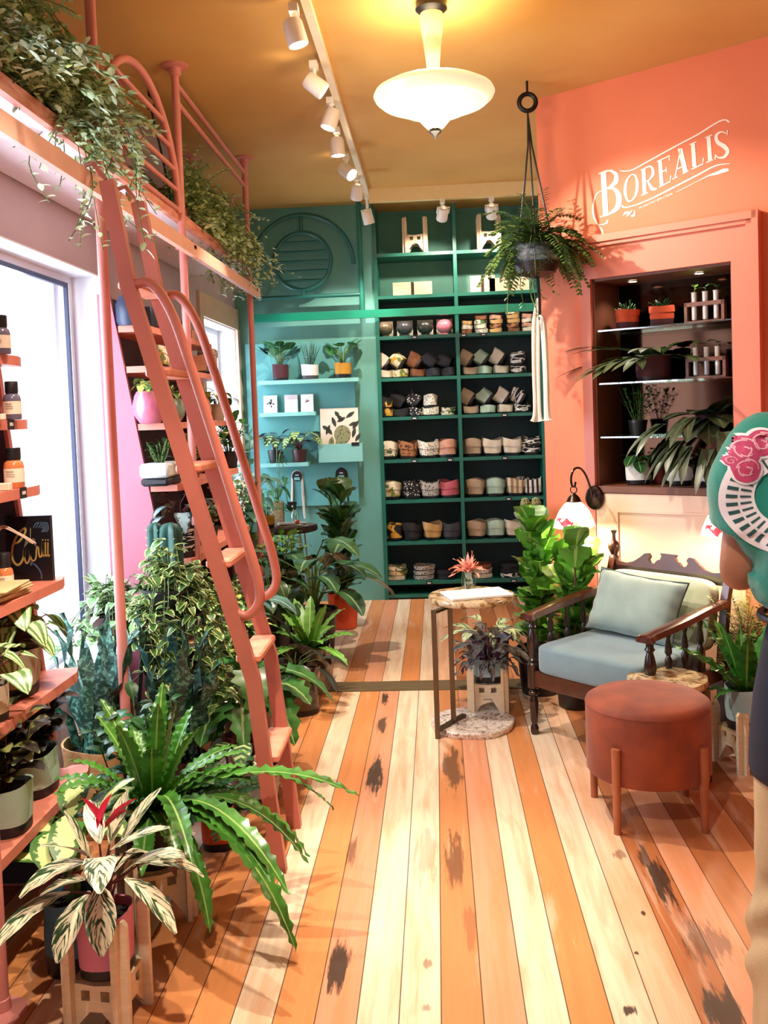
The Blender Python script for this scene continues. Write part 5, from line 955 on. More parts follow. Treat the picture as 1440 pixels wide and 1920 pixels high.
# ------------------------------------------------------------------ stone-topped tables
def stone_mat(name, a, b_, c, sc_):
    g = NT(name); co = g.obj(); vo = g.n('ShaderNodeTexVoronoi', Scale=sc_, _feature='SMOOTH_F1'); g.put(vo.inputs['Vector'], co); n1 = g.noise(co, sc_ * .7, 5., .65, 1.2); f = g.math('MULTIPLY_ADD', vo.outputs['Distance'], .16, g.math('MULTIPLY', n1, 1.08))
    g.put(g.b.inputs['Base Color'], g.ramp(f, [(.42, L(b_)), (.55, L(a)), (.66, L(c)), (.78, L(b_))])); g.b.inputs['Roughness'].default_value = .18; g.bump(f, .1); return g.m
STONE = stone_mat('brown_mottled_stone', '#9c7648', '#3f2d1c', '#d8c096', 17); STONE2 = stone_mat('grey_pink_stone', '#cdb9aa', '#6e5c54', '#efe4d8', 34)
def ctable(name, label, top, r, zt, base, rb, feet, th=.03):
    t = thing(name, label, 'table', (base[0], base[1], 0)); O = V(t.location); tc = V((top[0], top[1], 0)) - O
    wob = lambda a, z: 1 + .018 * math.sin(5 * a + 1) + .012 * math.sin(9 * a)
    MB().lathe([(r * .96, zt - th), (r, zt - th * .7), (r * 1.0, zt - th * .25), (r * .975, zt)], 48, tc, wob=wob).build('stone_top', STONE, t)
    MB().lathe([(rb * .98, .0), (rb, .008), (rb, .024), (rb * .975, .030)], 48, wob=wob).build('stone_base', STONE2, t)
    for f in feet:
        f = V((f[0], f[1], 0)) - O; MB().bb(f + V((-.012, -.012, .0)), f + V((.012, .012, zt - th + .002))).build('leg', BRONZE, t, False)
    a, b_ = [V((f[0], f[1], 0)) - O for f in feet[:2]]; d = (b_ - a).normalized(); s = V((-d.y, d.x, 0)) * .012; e = a + d * (rb * 1.25)
    for z in (.031, zt - th - .012):
        vs = [p + V((0, 0, q)) for q in (z, z + .012) for p in (a - s, a + s, e - s, e + s)]; MB().add(vs, [(0, 1, 3, 2), (4, 6, 7, 5), (0, 4, 5, 1), (2, 3, 7, 6), (0, 2, 6, 4), (1, 5, 7, 3)]).build('foot_bar', BRONZE, t, False)
    return t
f1, f2 = PZ(821, 1384), PZ(851, 1366)
ctable('pedestal_table', 'tall C-shaped side table with round mottled stone top and bronze legs in the aisle', PZ(883, 1114, .62), .205, .62, PZ(886, 1361), .198, (f1, f2))
pt = PZ(883, 1114, .62)
o = MB().box((0, 0, .006), (.30, .20, .012), bev=.002).build('paper_pad', M('white_paper_pad', '#f6f4ee', .6)); o.location = (pt.x + .025, pt.y - .03, .6206); o.rotation_euler = (0, 0, .28); tag(o, 'white paper pad lying on the tall stone side table', 'notepad')
t = thing('bromeliad_vase', 'coral bromeliad flower in a small glass vase at the far edge of tall table', 'plant', (pt.x - .005, pt.y + .165, .6206))
MB().lathe([(.028, 0), (.034, .004), (.036, .04), (.030, .075), (.033, .082)], 22, cap=True).build('vase', CLEAR, t); lv, st = MB(), MB(); rosette(26, .095, .02, (.0, 1.4), .9, 'lance', 6, .3, lens=(.6, 1.05))(lv, st); lv.v = [(v[0], v[1], v[2] + .085) for v in lv.v]; lv.build('flower', CORALFL, t); MB().tube([(0, 0, .01), (.003, 0, .09)], .006, 6).build('stem', STEMG, t)
# small stone table by the ottoman
ps = PZ(1252, 1270, .40); ctable('pedestal_table', 'low round stone-topped side table behind the velvet ottoman', ps, .158, .40, (ps.x + .01, ps.y + .0), .15, ((ps.x + .135, ps.y - .06), (ps.x + .138, ps.y + .02)), .03)
# ------------------------------------------------------------------ ottoman
VELVET = M('rust_velvet', '#98431f', .7, var=.16, vs=7, c2='#6f2c14', sheen=.12); VELVTOP = VELVET
oc = V((.735, 3.41, 0)); t = thing('ottoman', 'round rust velvet ottoman on four wooden pegs in front of the armchair', 'ottoman', oc); R_ = .222
MB().lathe([(R_ * .97, .165), (R_, .175), (R_, .40), (R_ * .992, .408)], 56).build('drum', VELVET, t)
MB().lathe([(R_ * .992, .408), (R_ * 1.005, .412), (R_ * .985, .424), (R_ * .9, .436), (R_ * .6, .444), (R_ * .2, .446), (.001, .446)], 56, cap=False).build('cushion_top', VELVTOP, t); 
PEG = M('rust_stained_peg', '#a9623f', .5, var=.12, vs=9)
for a in (-2.28, -.83, .72, 2.45):
    x, y = math.cos(a) * (R_ + .006), math.sin(a) * (R_ + .006); MB().tube([(x, y, 0), (x, y, .302)], [.0135, .0165], 14).build('leg', PEG, t)
# ------------------------------------------------------------------ armchair
fl, fr = PZ(1003, 1376), V((.835, 3.80, 0)); e1 = (fr - fl).normalized(); cz = (fl + fr) / 2; hw = (fr - fl).length / 2
ch = thing('armchair', 'dark turned-wood armchair with blue-grey cushions below the niche', 'armchair', cz, math.atan2(e1.y, e1.x))
def turned(x, y, z0, z1, r, prof, lean=(0, 0), n=16):
    """turned post following a list of (fraction, radius factor)"""
    b = MB(); m = len(prof); pts = [V((x + lean[0] * f, y + lean[1] * f, z0 + (z1 - z0) * f)) for f, q in prof]; return b.tube(pts, [r * q for f, q in prof], n, up=(1, 0, 0))
LEGP = [(0, .75), (.02, .95), (.06, .95), (.09, .6), (.12, .85), (.28, 1.05), (.33, .7), (.345, 1.2), (.365, 1.2), (.38, .8), (.40, 1.3), (.60, 1.3), (.62, .8), (.635, 1.15), (.65, .7), (.70, .85), (.78, 1.35), (.86, 1.0), (.90, .65), (.92, 1.1), (.94, .8), (.97, .8), (1, 1.0)]
AH = .545
for sx in (-1, 1): tag(turned(sx * hw, 0, 0, AH, .020, LEGP).build('leg', DARKWOOD, ch), 'turned front leg rising to the arm')
for sx in (-1, 1):
    tag(MB().tube([V((sx * hw, .55, 0)), V((sx * hw, .53, .3)), V((sx * hw, .58, .62)), V((sx * hw, .625, .745))], .024, 4, sq=True, up=(1, 0, 0)).build('back_post', REDWOOD, ch, False), 'square back post')
    p = V((sx * hw, .627, .742)); MB().lathe([(.024, 0), (.016, .012), (.024, .03), (.031, .05), (.024, .072), (.010, .085), (.008, .115), (.015, .128), (.017, .132), (.001, .136)], 16, p).build('finial', REDWOOD, ch)
    arm = smoothpath([V((sx * hw, -.045, AH + .005)), V((sx * hw, .02, AH + .012)), V((sx * (hw + .005), .2, AH + .03)), V((sx * hw, .42, AH + .05)), V((sx * hw, .57, AH + .058))], 5)
    b = MB(); n = len(arm); vs = []
    for i, p in enumerate(arm):
        f = i / (n - 1); ww = .040 if f < .16 else .027 + .008 * math.sin(PI * f); ww *= .72 if i == 0 else 1
        for a, c in ((-1, -.013), (-.8, .010), (-.45, .016), (.45, .016), (.8, .010), (1, -.013)): vs.append(p + V((a * ww, 0, c)))
    b.add(vs, [(i * 6 + k, i * 6 + (k + 1) % 6, i * 6 + 6 + (k + 1) % 6, i * 6 + 6 + k) for i in range(n - 1) for k in range(6)] + [(5, 4, 3, 2, 1, 0), tuple((n - 1) * 6 + k for k in range(6))]); b.build('arm', REDWOOD, ch)
    for y in (.13, .25, .37): turned(sx * hw, y, .33, AH + .025 + .02 * y, .0105, [(0, .9), (.1, 1.2), (.2, .7), (.3, 1.3), (.42, 1.6), (.5, .8), (.56, 1.5), (.7, 1.2), (.8, .7), (.88, 1.3), (1, .9)], n=10).build('spindle', DARKWOOD, ch)
    MB().bb((sx * hw - .014, .02, .27), (sx * hw + .014, .53, .335)).build('side_rail', DARKWOOD, ch, False)
MB().bb((-hw + .01, -.014, .225), (hw - .01, .014, .30), bev=.004).build('front_rail', REDWOOD, ch, False); MB().bb((-hw + .01, .52, .225), (hw - .01, .545, .30)).build('back_rail', DARKWOOD, ch, False); MB().bb((-hw + .015, .01, .288), (hw - .015, .53, .30)).build('seat_board', DARKWOOD, ch, False)
W_ = 2 * hw - .05; crest = [(-.5, 0), (-.5, .03), (-.46, .022), (-.40, .018), (-.33, .03), (-.27, .055), (-.225, .078), (-.19, .082), (-.17, .066), (-.185, .05), (-.17, .034), (-.13, .028), (-.10, .05), (-.075, .054), (-.06, .076), (-.075, .082), (-.07, .088), (.07, .088), (.075, .082), (.06, .076), (.075, .054), (.10, .05), (.13, .028), (.17, .034), (.185, .05), (.17, .066), (.19, .082), (.225, .078), (.27, .055), (.33, .03), (.40, .018), (.46, .022), (.5, .03), (.5, 0)]
MB().prism([(a * W_, b_ * .92) for a, b_ in crest], .02, Matrix.Translation((0, .615, .705)) @ Matrix.Rotation(PI / 2 - .15, 4, 'X')).build('carved_crest', M('carved_dark_wood', '#4a2418', .35, var=.2, vs=8), ch, False)
MB().bb((-hw + .01, .565, .42), (hw - .01, .585, .47)).bb((-hw + .01, .605, .67), (hw - .01, .625, .71)).build('back_slats', DARKWOOD, ch, False)
CUSH = M('blue_grey_cushion', '#718b92', .8, var=.07, vs=9, bump=.1, bs=140, sheen=.4); CUSHB = M('sage_cream_cushion', '#c3cbb0', .8, var=.05, vs=8, bump=.1, bs=140); PILLOW = M('grey_green_velvet_pillow', '#83968f', .7, var=.12, vs=7, sheen=.6)
def squad(c, d, e=.28, T=None, nu=40, nv=20, crown=0., wr=0.):
    b = MB(); c = V(c)
    sp = lambda x, p: math.copysign(abs(x) ** p, x)
    def fn(u, v):
        a, q = 2 * PI * u, PI * (v - .5); x = sp(math.cos(q), e) * sp(math.cos(a), e); y = sp(math.cos(q), e) * sp(math.sin(a), e); z = sp(math.sin(q), e)
        p = V((x * d[0] / 2, y * d[1] / 2, z * d[2] / 2 * (1 + crown * (1 - x * x) * (1 - y * y)))); p.z += wr * math.sin(9 * x + 4 * y) * .004
        p = c + p; return T @ p if T is not None else p
    b.surf(fn, nu, nv, True); return b
squad((0, .235, .362), (2 * hw - .055, .54, .135), .22, crown=.12).build('seat_cushion', CUSH, ch)
TB = Matrix.Translation((0, .535, .54)) @ Matrix.Rotation(-.2, 4, 'X'); squad((0, 0, 0), (2 * hw - .065, .10, .33), .3, TB, crown=0).build('back_cushion', CUSHB, ch)
# pillow: two bulging faces with pinched corners and piped edge
def pillow(w_, h_, th, T):
    b = MB(); N = 22
    def side(sg):
        def fn(u, v):
            x, y = u * 2 - 1, v * 2 - 1; k = (1 - x ** 4) * (1 - y ** 4); pin = 1 - .05 * (1 - abs(x) ** 2) * 0 - .045 * (abs(y) ** 2) * (1 - x * x) * 0
            xx = x * w_ / 2 * (1 - .07 * (1 - y * y) * abs(x)); yy = y * h_ / 2 * (1 - .09 * (1 - x * x) * abs(y)); z = sg * th / 2 * max(0, k) ** .55
            z += sg * .006 * math.sin(14 * y + 3 * x) * (abs(x) ** 6) + sg * .004 * math.sin(11 * x + 2) * (abs(y) ** 5); return T @ V((xx, yy, z))
        return fn
    b.surf(side(1), N, N); b.surf(side(-1), N, N); return b
TPm = ch.matrix_world if False else Matrix.Translation(cz) @ Matrix.Rotation(math.atan2(e1.y, e1.x), 4, 'Z')
TPl = Matrix.Translation((-.015, .37, .575)) @ Matrix.Rotation(.05, 4, 'Y') @ Matrix.Rotation(PI / 2 - .42, 4, 'X')
pw = thing('throw_pillow', 'grey-green velvet pillow with dark piping propped on the armchair seat', 'pillow', TPm @ V((-.015, .37, .575))); iv = Matrix.Translation(-V(pw.location)) @ TPm
pillow(.47, .30, .13, iv @ TPl).build('pillow_cover', PILLOW, pw)
ed = []
for (x0, y0, x1, y1) in ((-1, -1, 1, -1), (1, -1, 1, 1), (1, 1, -1, 1), (-1, 1, -1, -1)):
    for i in range(12): t_ = i / 12; x, y = x0 + (x1 - x0) * t_, y0 + (y1 - y0) * t_; ed.append(iv @ TPl @ V((x * .235 * (1 - .07 * (1 - y * y) * abs(x)), y * .15 * (1 - .09 * (1 - x * x) * abs(y)), 0)))
tag(MB().tube(ed, .005, 6, True).build('piping', M('dark_green_piping', '#2b3a36', .7), pw), 'dark piping along the pillow edge')
# ------------------------------------------------------------------ plants round the chair
plant('fiddle_leaf_fig', 'taller lit fiddle-leaf fig behind the armchair at coral wall corner', (.50, 4.90, 0), lambda t: hardpot(t, .12, .24, BLACKPOT), bushy(4, .72, .09, 20, .16, .15, 'fiddle', .35, .009, (.15, 1.0), .08, .2, .05, 7, 4), G_FIG, STEMB)
plant('fiddle_leaf_fig', 'shorter bright fiddle-leaf fig standing beside the left arm of the armchair', (.655, 4.66, 0), lambda t: hardpot(t, .11, .22, BLACKPOT), bushy(4, .60, .10, 18, .16, .155, 'fiddle', .35, .009, (.15, 1.0), .1, .2, .05, 7, 4), G_FIG, STEMB)
psn = V((.215, 4.58, 0)); stand('plant_stand', 'birch plywood plant stand between stone table and armchair', psn, .20, .165, .245, -.1)
plant('potted_tradescantia', 'purple and bronze leaved plant in a pale blue cloth pot beside the armchair leg', (psn.x, psn.y, .1665), lambda t: bag(t, .078, .115, BLUEBAG, BLACK, .3, .6, seed=4), both(stalked(12, .17, .10, .17, .06, 'oval', 1.2, (.4, 1.4), .25), rosette(34, .16, .034, (-.1, 1.3), 1.6, 'lance', 7, .3, r0=.05)), G_TRAD, STEMR)
pg = V((.235, 4.92, 0)); plant('potted_stromanthe', 'pale streaked plant in a tall slate grey pot behind the stone table', pg, lambda t: bag(t, .11, .30, M('slate_grey_canvas', '#6d727c', .8), BLACK, .1, .6, seed=5), stalked(12, .14, .13, .20, .075, 'oval', 1.2, (.2, 1.2), .2), LM('green_streaked_leaf', '#31502f', '#c3cb9a', 'strom'), STEMR)
pr = V((1.235, 3.86, 0)); stand('plant_stand', 'birch plywood plant stand at right behind the ottoman', pr, .215, .16, .25, .35)
plant('bird_nest_fern', 'upright toothed green fern in a pale blue cloth pot by the small stone table', (pr.x, pr.y, .1615), lambda t: bag(t, .082, .165, BLUEBAG, BLACK, .25, .5, seed=6), both(rosette(15, .36, .078, (.7, 1.35), .45, 'lance', 18, .10, 6, .3, 4, .025, rag=.10, lens=(.7, 1.)), rosette(5, .28, .04, (.2, .5), .9, 'lance', 16, .10, 6, .3, 4, .025, rag=.10)), LM('deep_toothed_leaf', '#2f6a22', '#86b04a', var=.4), STEMG)
plant('asparagus_fern', 'feathery asparagus fern behind the right arm of the armchair', (1.345, 4.20, 0), lambda t: hardpot(t, .09, .36, BLACKPOT), ferny(46, .36, pairs=20, el=(.6, 1.5), droop=1.0, leafl=.045, leafw=.012), LM('olive_feathery_leaf', '#5a6a2a', '#8c9a4c', var=.4))
# small cactus shelf on the side wall near the fig
zc = PD(992, 962, 5.5).z; xs_ = PD(966, 962, 5.5).x; tag(MB().bb((xs_, 5.4, zc - .02), (XC1 + .001, 5.6, zc), bev=.003).build('cactus_shelf', M('grey_stone_shelf', '#8d8a84', .5), None, False), 'small grey shelf carrying two ball cacti above the fiddle-leaf fig', 'shelf')
for x, lb in ((985, 'left'), (1005, 'right')):
    t = thing('ball_cactus', lb + ' small spiny cactus on the grey shelf beside coral corner', 'cactus', (PD(x, 950, 5.5).x, 5.5, zc + .0006), group='ball cacti on the grey shelf')
    MB().lathe([(.02, 0), (.024, .004), (.026, .022), (.022, .022)], 18).build('pot', TERRA, t); MB().lathe([(.018, .018), (.026, .035), (.027, .06), (.018, .085), (.001, .092)], 30, wob=lambda a, z: 1 + .10 * math.cos(10 * a), cap=False).build('body', pat('spiny_cactus_skin', '#5c6a3a', '#d3cfa0', 'dots', 160), t)
# ------------------------------------------------------------------ hanging planter with fern
hp = PD(1005, 470, 4.84); hx, hy = hp.x, hp.y; zp = PD(1003, 498, 4.84).z; zr = PD(989, 192, 4.84).z
t = thing('hanging_planter', 'hanging fern in a clear and black sling planter by the coral corner', 'plant', (hx, hy, zp)); rx = PD(989, 192, 4.84).x - hx
MB().tube([(rx, 0, ZC - zp - .001), (rx, 0, zr + .045 - zp)], .006, 8).tube(arc((rx, 0, zr - zp), .042, 0, 2 * PI, 28)[:-1], .012, 10, True).build('ring', IRON, t)
b = MB()
for k in range(6): a = k * PI / 3 + .4; b.tube([(rx, 0, zr - .05 - zp), (rx * .7 + .012 * math.cos(a), .012 * math.sin(a), zr - .22 - zp), (.105 * math.cos(a), .105 * math.sin(a), .06), (.09 * math.cos(a), .09 * math.sin(a), -.02), (0, 0, -.065)], .0042, 6)
b.build('cords', BLACK, t)
MB().lathe([(.04, -.06), (.095, -.04), (.118, .01), (.112, .012)], 28, cap=True).build('bowl', M('dark_brown_bowl', '#2a1c18', .4), t); MB().lathe([(.10, .008), (.128, .04), (.128, .09), (.118, .1)], 20, cap=False, wob=lambda a, z: 1 + .03 * math.sin(9 * a)).build('clear_liner', M('crinkled_clear_plastic', '#b9bfc4', .1, var=.35, vs=30, coat=1.), t); MB().lathe([(.0, .085), (.108, .082)], 20, cap=False).build('soil', SOIL, t)
lv, st = MB(), MB(); both(ferny(85, .34, pairs=18, el=(-.1, 1.45), droop=2.1, leafl=.05, leafw=.021), trailing(9, .38, .14, .03, .014, 12, 'oval', .08, wig=.03))(lv, st)
for m_ in (lv, st): m_.v = [(v[0], v[1], v[2] + .085) for v in m_.v]
lv.build('leaves', G_BOST, t); st.build('stems', STEMG, t)
mx = V((hx + .005, hy, zp - .066)); b = MB().tube([(0, 0, 0), (.004, 0, -.10), (-.006, 0, -.20)], .008, 6); b.v = [tuple(V(v) + mx) for v in b.v]
t = thing('macrame_hanger', 'white cotton macrame tassel hanging under the fern planter by the coral corner', 'hanger', mx); 
MB().tube([(0, 0, 0), (.004, 0, -.10), (.002, 0, -.21)], .009, 6).build('black_cord', BLACK, t); b = MB(); ln = mx.z - PD(1000, 790, hy).z
for k in range(9):
    a = k * .7; r0 = .012 if k < 5 else .008; ox = -.022 if k < 5 else .028; b.tube(smoothpath([V((.0, 0, -.10 if k < 5 else -.19)), V((ox * .7 + r0 * math.cos(a), r0 * math.sin(a), -.22)), V((ox + r0 * math.cos(a), r0 * math.sin(a), -.45)), V((ox + r0 * math.cos(a), r0 * math.sin(a), -ln + .06)), V((ox * 1.15 + r0 * 1.9 * math.cos(a), r0 * 1.9 * math.sin(a), -ln))], 4), [.0085] * 16 + [.013], 6)
b.build('cotton_cords', M('off_white_cotton', '#ece1d2', .9, var=.05), t)
# ------------------------------------------------------------------ niche contents
def ni(x, y, k, o=-.14): p = WR(x, y, o); z = (SZ + [NZ0 + .006])[k]; return V((p.x, p.y, z + .0006))
for x, y, lb in ((1176, 590, 'left'), (1240, 580, 'right')):
    plant('potted_aloe', 'spiky little aloe in an orange-cuffed cloth pot, %s one on the top glass shelf' % lb, ni(x, y, 0), lambda t: bag(t, .058, .10, ORANGEBAG, BROWNBAG, .42, .8, cuff=.03, seed=len(lb)), rosette(22, .075, .014, (.3, 1.4), .2, 'thin', 4, .4, lens=(.6, 1.)), G_DEEP, cat='plant')
WALN = M('walnut_rack', '#7a4630', .45, var=.12)
def rack_tt(x, y, k, lb, o=-.13):
    t = thing('test_tube_rack', lb, 'vase rack', ni(x, y, k, o), math.atan2(U.y, U.x)); MB().bb((-.1, -.025, 0), (.1, .025, .012)).bb((-.1, -.02, .085), (.1, .02, .105)).bb((-.1, -.02, .012), (-.085, .02, .105)).bb((.085, -.02, .012), (.1, .02, .105)).build('rack', WALN, t, False)
    for j in (-.055, .0, .055):
        MB().lathe([(.004, .013), (.013, .018), (.0135, .15), (.016, .155)], 16, (j, 0, 0)).build('glass_tube', M('pale_glass_tube', '#d3cfcb', .1, coat=1.), t); b = MB(); b.tube([(j, 0, .1), (j + .004, 0, .18)], .0015, 5); leaf(b, (j + .004, 0, .18), dirv(1 + j * 40, .3), .05, .035, .4, 'round', 4); leaf(b, (j + .002, 0, .17), dirv(3 + j * 40, .3), .04, .03, .4, 'round', 4); b.build('cutting', G_LITE if j < 0 else G_DEEP, t)
rack_tt(1322, 560, 0, 'walnut rack of three glass tubes with cuttings on the top glass shelf')
rack_tt(1325, 680, 1, 'walnut rack of three glass tubes with cuttings on the middle glass shelf')
STAGF = lambda n, Ln, az, el, dr: (lambda lv, st: [[leaf(lv, (0, 0, 0), dirv(a + U_(-.2, .2), U_(*el)), Ln * U_(.8, 1.1) * q, .10 * U_(.7, 1.2), dr, 'blade', 8, .15) for q in (1, .85)] for a in [az[0] + (az[1] - az[0]) * i / max(1, n - 1) for i in range(n)]] and None)
def stag(n, Ln, az, el, dr):
    def f(lv, st):
        for i in range(n):
            a = az[0] + (az[1] - az[0]) * i / max(1, n - 1) + U_(-.15, .15); d = dirv(a, U_(*el)); L1 = Ln * U_(.8, 1.1)
            e = leaf(lv, (0, 0, 0), d, L1 * .6, .10, dr * .6, 'strap', 6, .12)
            for da in (-.45, -.1, .3):
                d2 = (Matrix.Rotation(da, 3, 'Z') @ V((d.x, d.y, d.z - dr * .5))).normalized(); leaf(lv, V((0, 0, 0)).lerp(e, .9), d2, L1 * U_(.45, .65), .066, dr * .6, 'thin', 5, .15)
    return f
plant('staghorn_fern', 'staghorn fern in a dark maroon pot with antler leaves reaching out of the niche', ni(1226, 700, 1, -.12), lambda t: bag(t, .085, .125, BROWNBAG, M('deep_maroon_base', '#31161a'), .2, .8, seed=3), both(stag(7, .44, (2.7, 4.5), (-.05, .55), .7), stag(4, .26, (-.9, 1.2), (.1, .8), .7)), G_STAG)
plant('potted_maidenhair', 'fine small-leaved bushy plant on the lowest glass shelf, left', ni(1196, 800, 2, -.15), lambda t: hardpot(t, .05, .08, BLACKPOT), bushy(16, .19, .12, 9, .026, .02, 'oval', .6, .0015), G_DEEP)
plant('staghorn_fern', 'drooping staghorn fern in a dark pot at right of the lowest glass shelf', ni(1330, 800, 2, -.11), lambda t: hardpot(t, .065, .10, BROWNBAG), both(stag(12, .42, (2.4, 5.2), (-.25, .6), 1.5), stag(4, .25, (-1, 1.2), (0, .8), .9)), LM('dusty_staghorn_leaf', '#3d4a34', '#6a7653', var=.35))
for x, lb in ((1196, 'leftmost'), (1273, 'middle'), (1338, 'rightmost, half hidden by the person')):
    plant('potted_rubber_plant', 'dark plant in a white cloth pot on niche floor, ' + lb, ni(x, 890, 3, -.11), lambda t: bag(t, .062, .115, WHITEBAG, BLACK, .24, .5, seed=x % 7), stalked(9, .07, .05, .10, .065, 'oval', 1.0, (.3, 1.5)), G_PURP if x > 1200 else G_GLOSS)
plant('potted_peperomia', 'yellow variegated plant in a maroon pot behind the white pots in niche', ni(1238, 880, 3, -.20), lambda t: hardpot(t, .055, .10, REDPOT), stalked(9, .07, .05, .07, .05, 'oval', 1.0, (.3, 1.5)), LM('yellow_variegated_leaf', '#55702c', '#d8cf70', 'margin'))
# ------------------------------------------------------------------ wall sconces
SHADE = None
def sconce(s, z, label):
    n = V((NW.x, NW.y, 0)); base = WS(s, z + .062, .0285); t = thing('wall_sconce', label, 'lamp', base, group='flowered glass sconces')
    def q(o, dz, ds=0): return n * o + U * ds + V((0, 0, dz))
    Tn = n.to_track_quat('Z', 'Y').to_matrix().to_4x4()
    MB().lathe([(.048, 0), (.052, .004), (.048, .018), (.03, .03), (.001, .034)], 28, T=Tn @ Matrix.Scale(1.25, 4, (0, 1, 0))).build('wall_plate', M('dark_bronze_plate', '#2e1d17', .25, .6), t)
    MB().tube(smoothpath([q(.03, .0), q(.055, .06), q(.10, .125), (q(.16, .165)), q(.225, .165), q(.26, .125), q(.252, .085), q(.225, .078), q(.215, .10)], 6), .0058, 8).build('scroll_arm', M('dark_bronze_plate', '#2e1d17'), t)
    MB().tube(arc(q(.237, .062), .018, 0, 2 * PI, 16, U)[:-1], .003, 6, True).build('link', IRON, t); c = q(.237, 0)
    MB().lathe([(.006, .045), (.012, .04), (.03, .022), (.036, .006), (.04, .002), (.034, .0)], 20, c).build('fitter', M('dark_bronze_plate', '#2e1d17'), t)
    sh = MB().lathe([(.030, .002), (.05, -.012), (.075, -.045), (.095, -.09), (.105, -.128), (.103, -.128), (.092, -.09), (.072, -.046)], 48, c, cap=False, wob=lambda a, zz: 1 + (.012 * math.cos(12 * a) if zz < -.12 else 0)); 
    if 'lit_flowered_glass' not in MATS:
        g = NT('lit_flowered_glass'); sx = g.n('ShaderNodeSeparateXYZ'); g.put(sx.inputs[0], g.uv()); co = g.obj(); vo = g.n('ShaderNodeTexVoronoi', Scale=38.); g.put(vo.inputs['Vector'], co)
        low = g.math('LESS_THAN', sx.outputs[1], -.072); gr = g.math('MULTIPLY', low, g.math('GREATER_THAN', g.noise(co, 34.), .56)); rd = g.math('MULTIPLY', low, g.math('GREATER_THAN', g.noise(co, 17.), .60))
        c0 = g.mix(rd, g.mix(gr, L('#fff1c4'), L('#6f9a3a')), L('#c8242e')); c0 = g.mix(g.math('MULTIPLY', g.math('LESS_THAN', vo.outputs['Distance'], .0), 1.), c0, L('#333333'))
        g.put(g.b.inputs['Base Color'], c0); g.put(g.b.inputs['Emission Color'], c0); g.b.inputs['Emission Strength'].default_value = 1.5; g.b.inputs['Roughness'].default_value = .3; MATS['lit_flowered_glass'] = g.m
    gs_ = sh.build('glass_shade', MATS['lit_flowered_glass'], t); MB().ball(c + V((0, 0, -.05)), .022).build('bulb', LAMPON, gs_)
    light('sconce_glow', 'POINT', base + c + V((0, 0, -.10)), 6.5, (1, .86, .62), radius=.03)
sconce(N0, .955, 'flowered glass sconce on bronze scroll arm left of the armchair back')
sconce(N1 + .03, .955, 'flowered glass sconce mostly hidden behind the person, right of the armchair')
# ------------------------------------------------------------------ painted shop name
def zg(x, y): return WR(1100 + x / 4.8, 210 + y / 4.8, .0022)
sg_ = thing('painted_wall_sign', 'white painted BOREALIS lettering with swashes on the coral wall above the niche', 'sign', zg(680, 600)); SGO = V(sg_.location); PAINT = M('white_sign_paint', '#fff6ee', .6, var=.02)
def zz(x, y): return zg(x, y) - SGO
def glyph(name, strokes):
    b = MB()
    for pts, ws in strokes:
        k = 1 if len(pts) < 3 else 6; P = sm2(pts, k) if k > 1 else pts
        if isinstance(ws, list):
            n = len(P); m = len(ws); W2_ = []
            for i in range(n): f = i / (n - 1) * (m - 1); a = min(int(f), m - 2); W2_.append(ws[a] + (ws[a + 1] - ws[a]) * (f - a))
            ws = W2_
        ribbon(b, P, ws, zz)
    b.build(name, PAINT, sg_, False)
glyph('letter_b', [([(150, 545), (172, 932)], 48), ([(108, 556), (170, 534), (235, 526)], [8, 16, 14]), ([(120, 944), (170, 930), (215, 915)], [8, 16, 16]), ([(215, 530), (262, 560), (262, 625), (215, 672), (175, 690)], [14, 36, 44, 24, 10]), ([(175, 690), (245, 690), (290, 760), (275, 860), (200, 918)], [10, 26, 52, 46, 16])])
glyph('letter_o', [([(402, 562), (360, 620), (346, 720), (372, 800), (402, 798)], [8, 20, 30, 16, 8]), ([(402, 562), (440, 575), (456, 660), (440, 750), (402, 798)], [8, 16, 30, 22, 8])])
glyph('letter_r', [([(512, 512), (522, 738)], 34), ([(486, 524), (548, 496)], 10), ([(492, 752), (552, 724)], 10), ([(528, 500), (580, 492), (598, 550), (570, 604), (530, 628)], [8, 18, 28, 14, 8]), ([(548, 618), (590, 690), (632, 690)], [14, 32, 10])])
glyph('letter_e', [([(660, 438), (676, 662)], 34), ([(634, 446), (748, 392)], 10), ([(744, 392), (744, 436)], [4, 12]), ([(676, 540), (716, 520)], 10), ([(716, 498), (718, 544)], 8), ([(652, 676), (756, 622)], 10), ([(752, 626), (756, 574)], [4, 12])])
glyph('letter_a', [([(846, 332), (796, 588)], 11), ([(840, 328), (890, 542)], 42), ([(806, 516), (876, 486)], 10), ([(772, 604), (818, 582)], 8), ([(864, 556), (918, 528)], 9)])
glyph('letter_l', [([(956, 284), (970, 494)], 36), ([(926, 294), (986, 268)], 10), ([(944, 516), (1050, 464)], 11), ([(1046, 468), (1050, 414)], [4, 12])])
glyph('letter_i', [([(1096, 222), (1112, 440)], 36), ([(1066, 232), (1128, 206)], 10), ([(1078, 456), (1138, 428)], 10)])
glyph('letter_s', [([(1266, 162), (1264, 212)], [12, 6]), ([(1258, 196), (1210, 178), (1166, 214), (1180, 272), (1240, 312), (1268, 356), (1238, 404), (1186, 410), (1160, 384)], [6, 12, 26, 36, 42, 34, 22, 12, 8]), ([(1158, 380), (1156, 426)], [6, 12])])
glyph('top_swash', [([(298, 530), (400, 524), (560, 440), (800, 308), (1000, 202), (1170, 96), (1245, 70), (1282, 92)], [6, 10, 12, 13, 13, 12, 10, 18])])
glyph('lower_swash', [([(318, 838), (330, 856), (400, 850), (560, 790), (760, 690), (1000, 566), (1160, 484), (1290, 464)], [16, 12, 10, 12, 14, 14, 12, 4])])
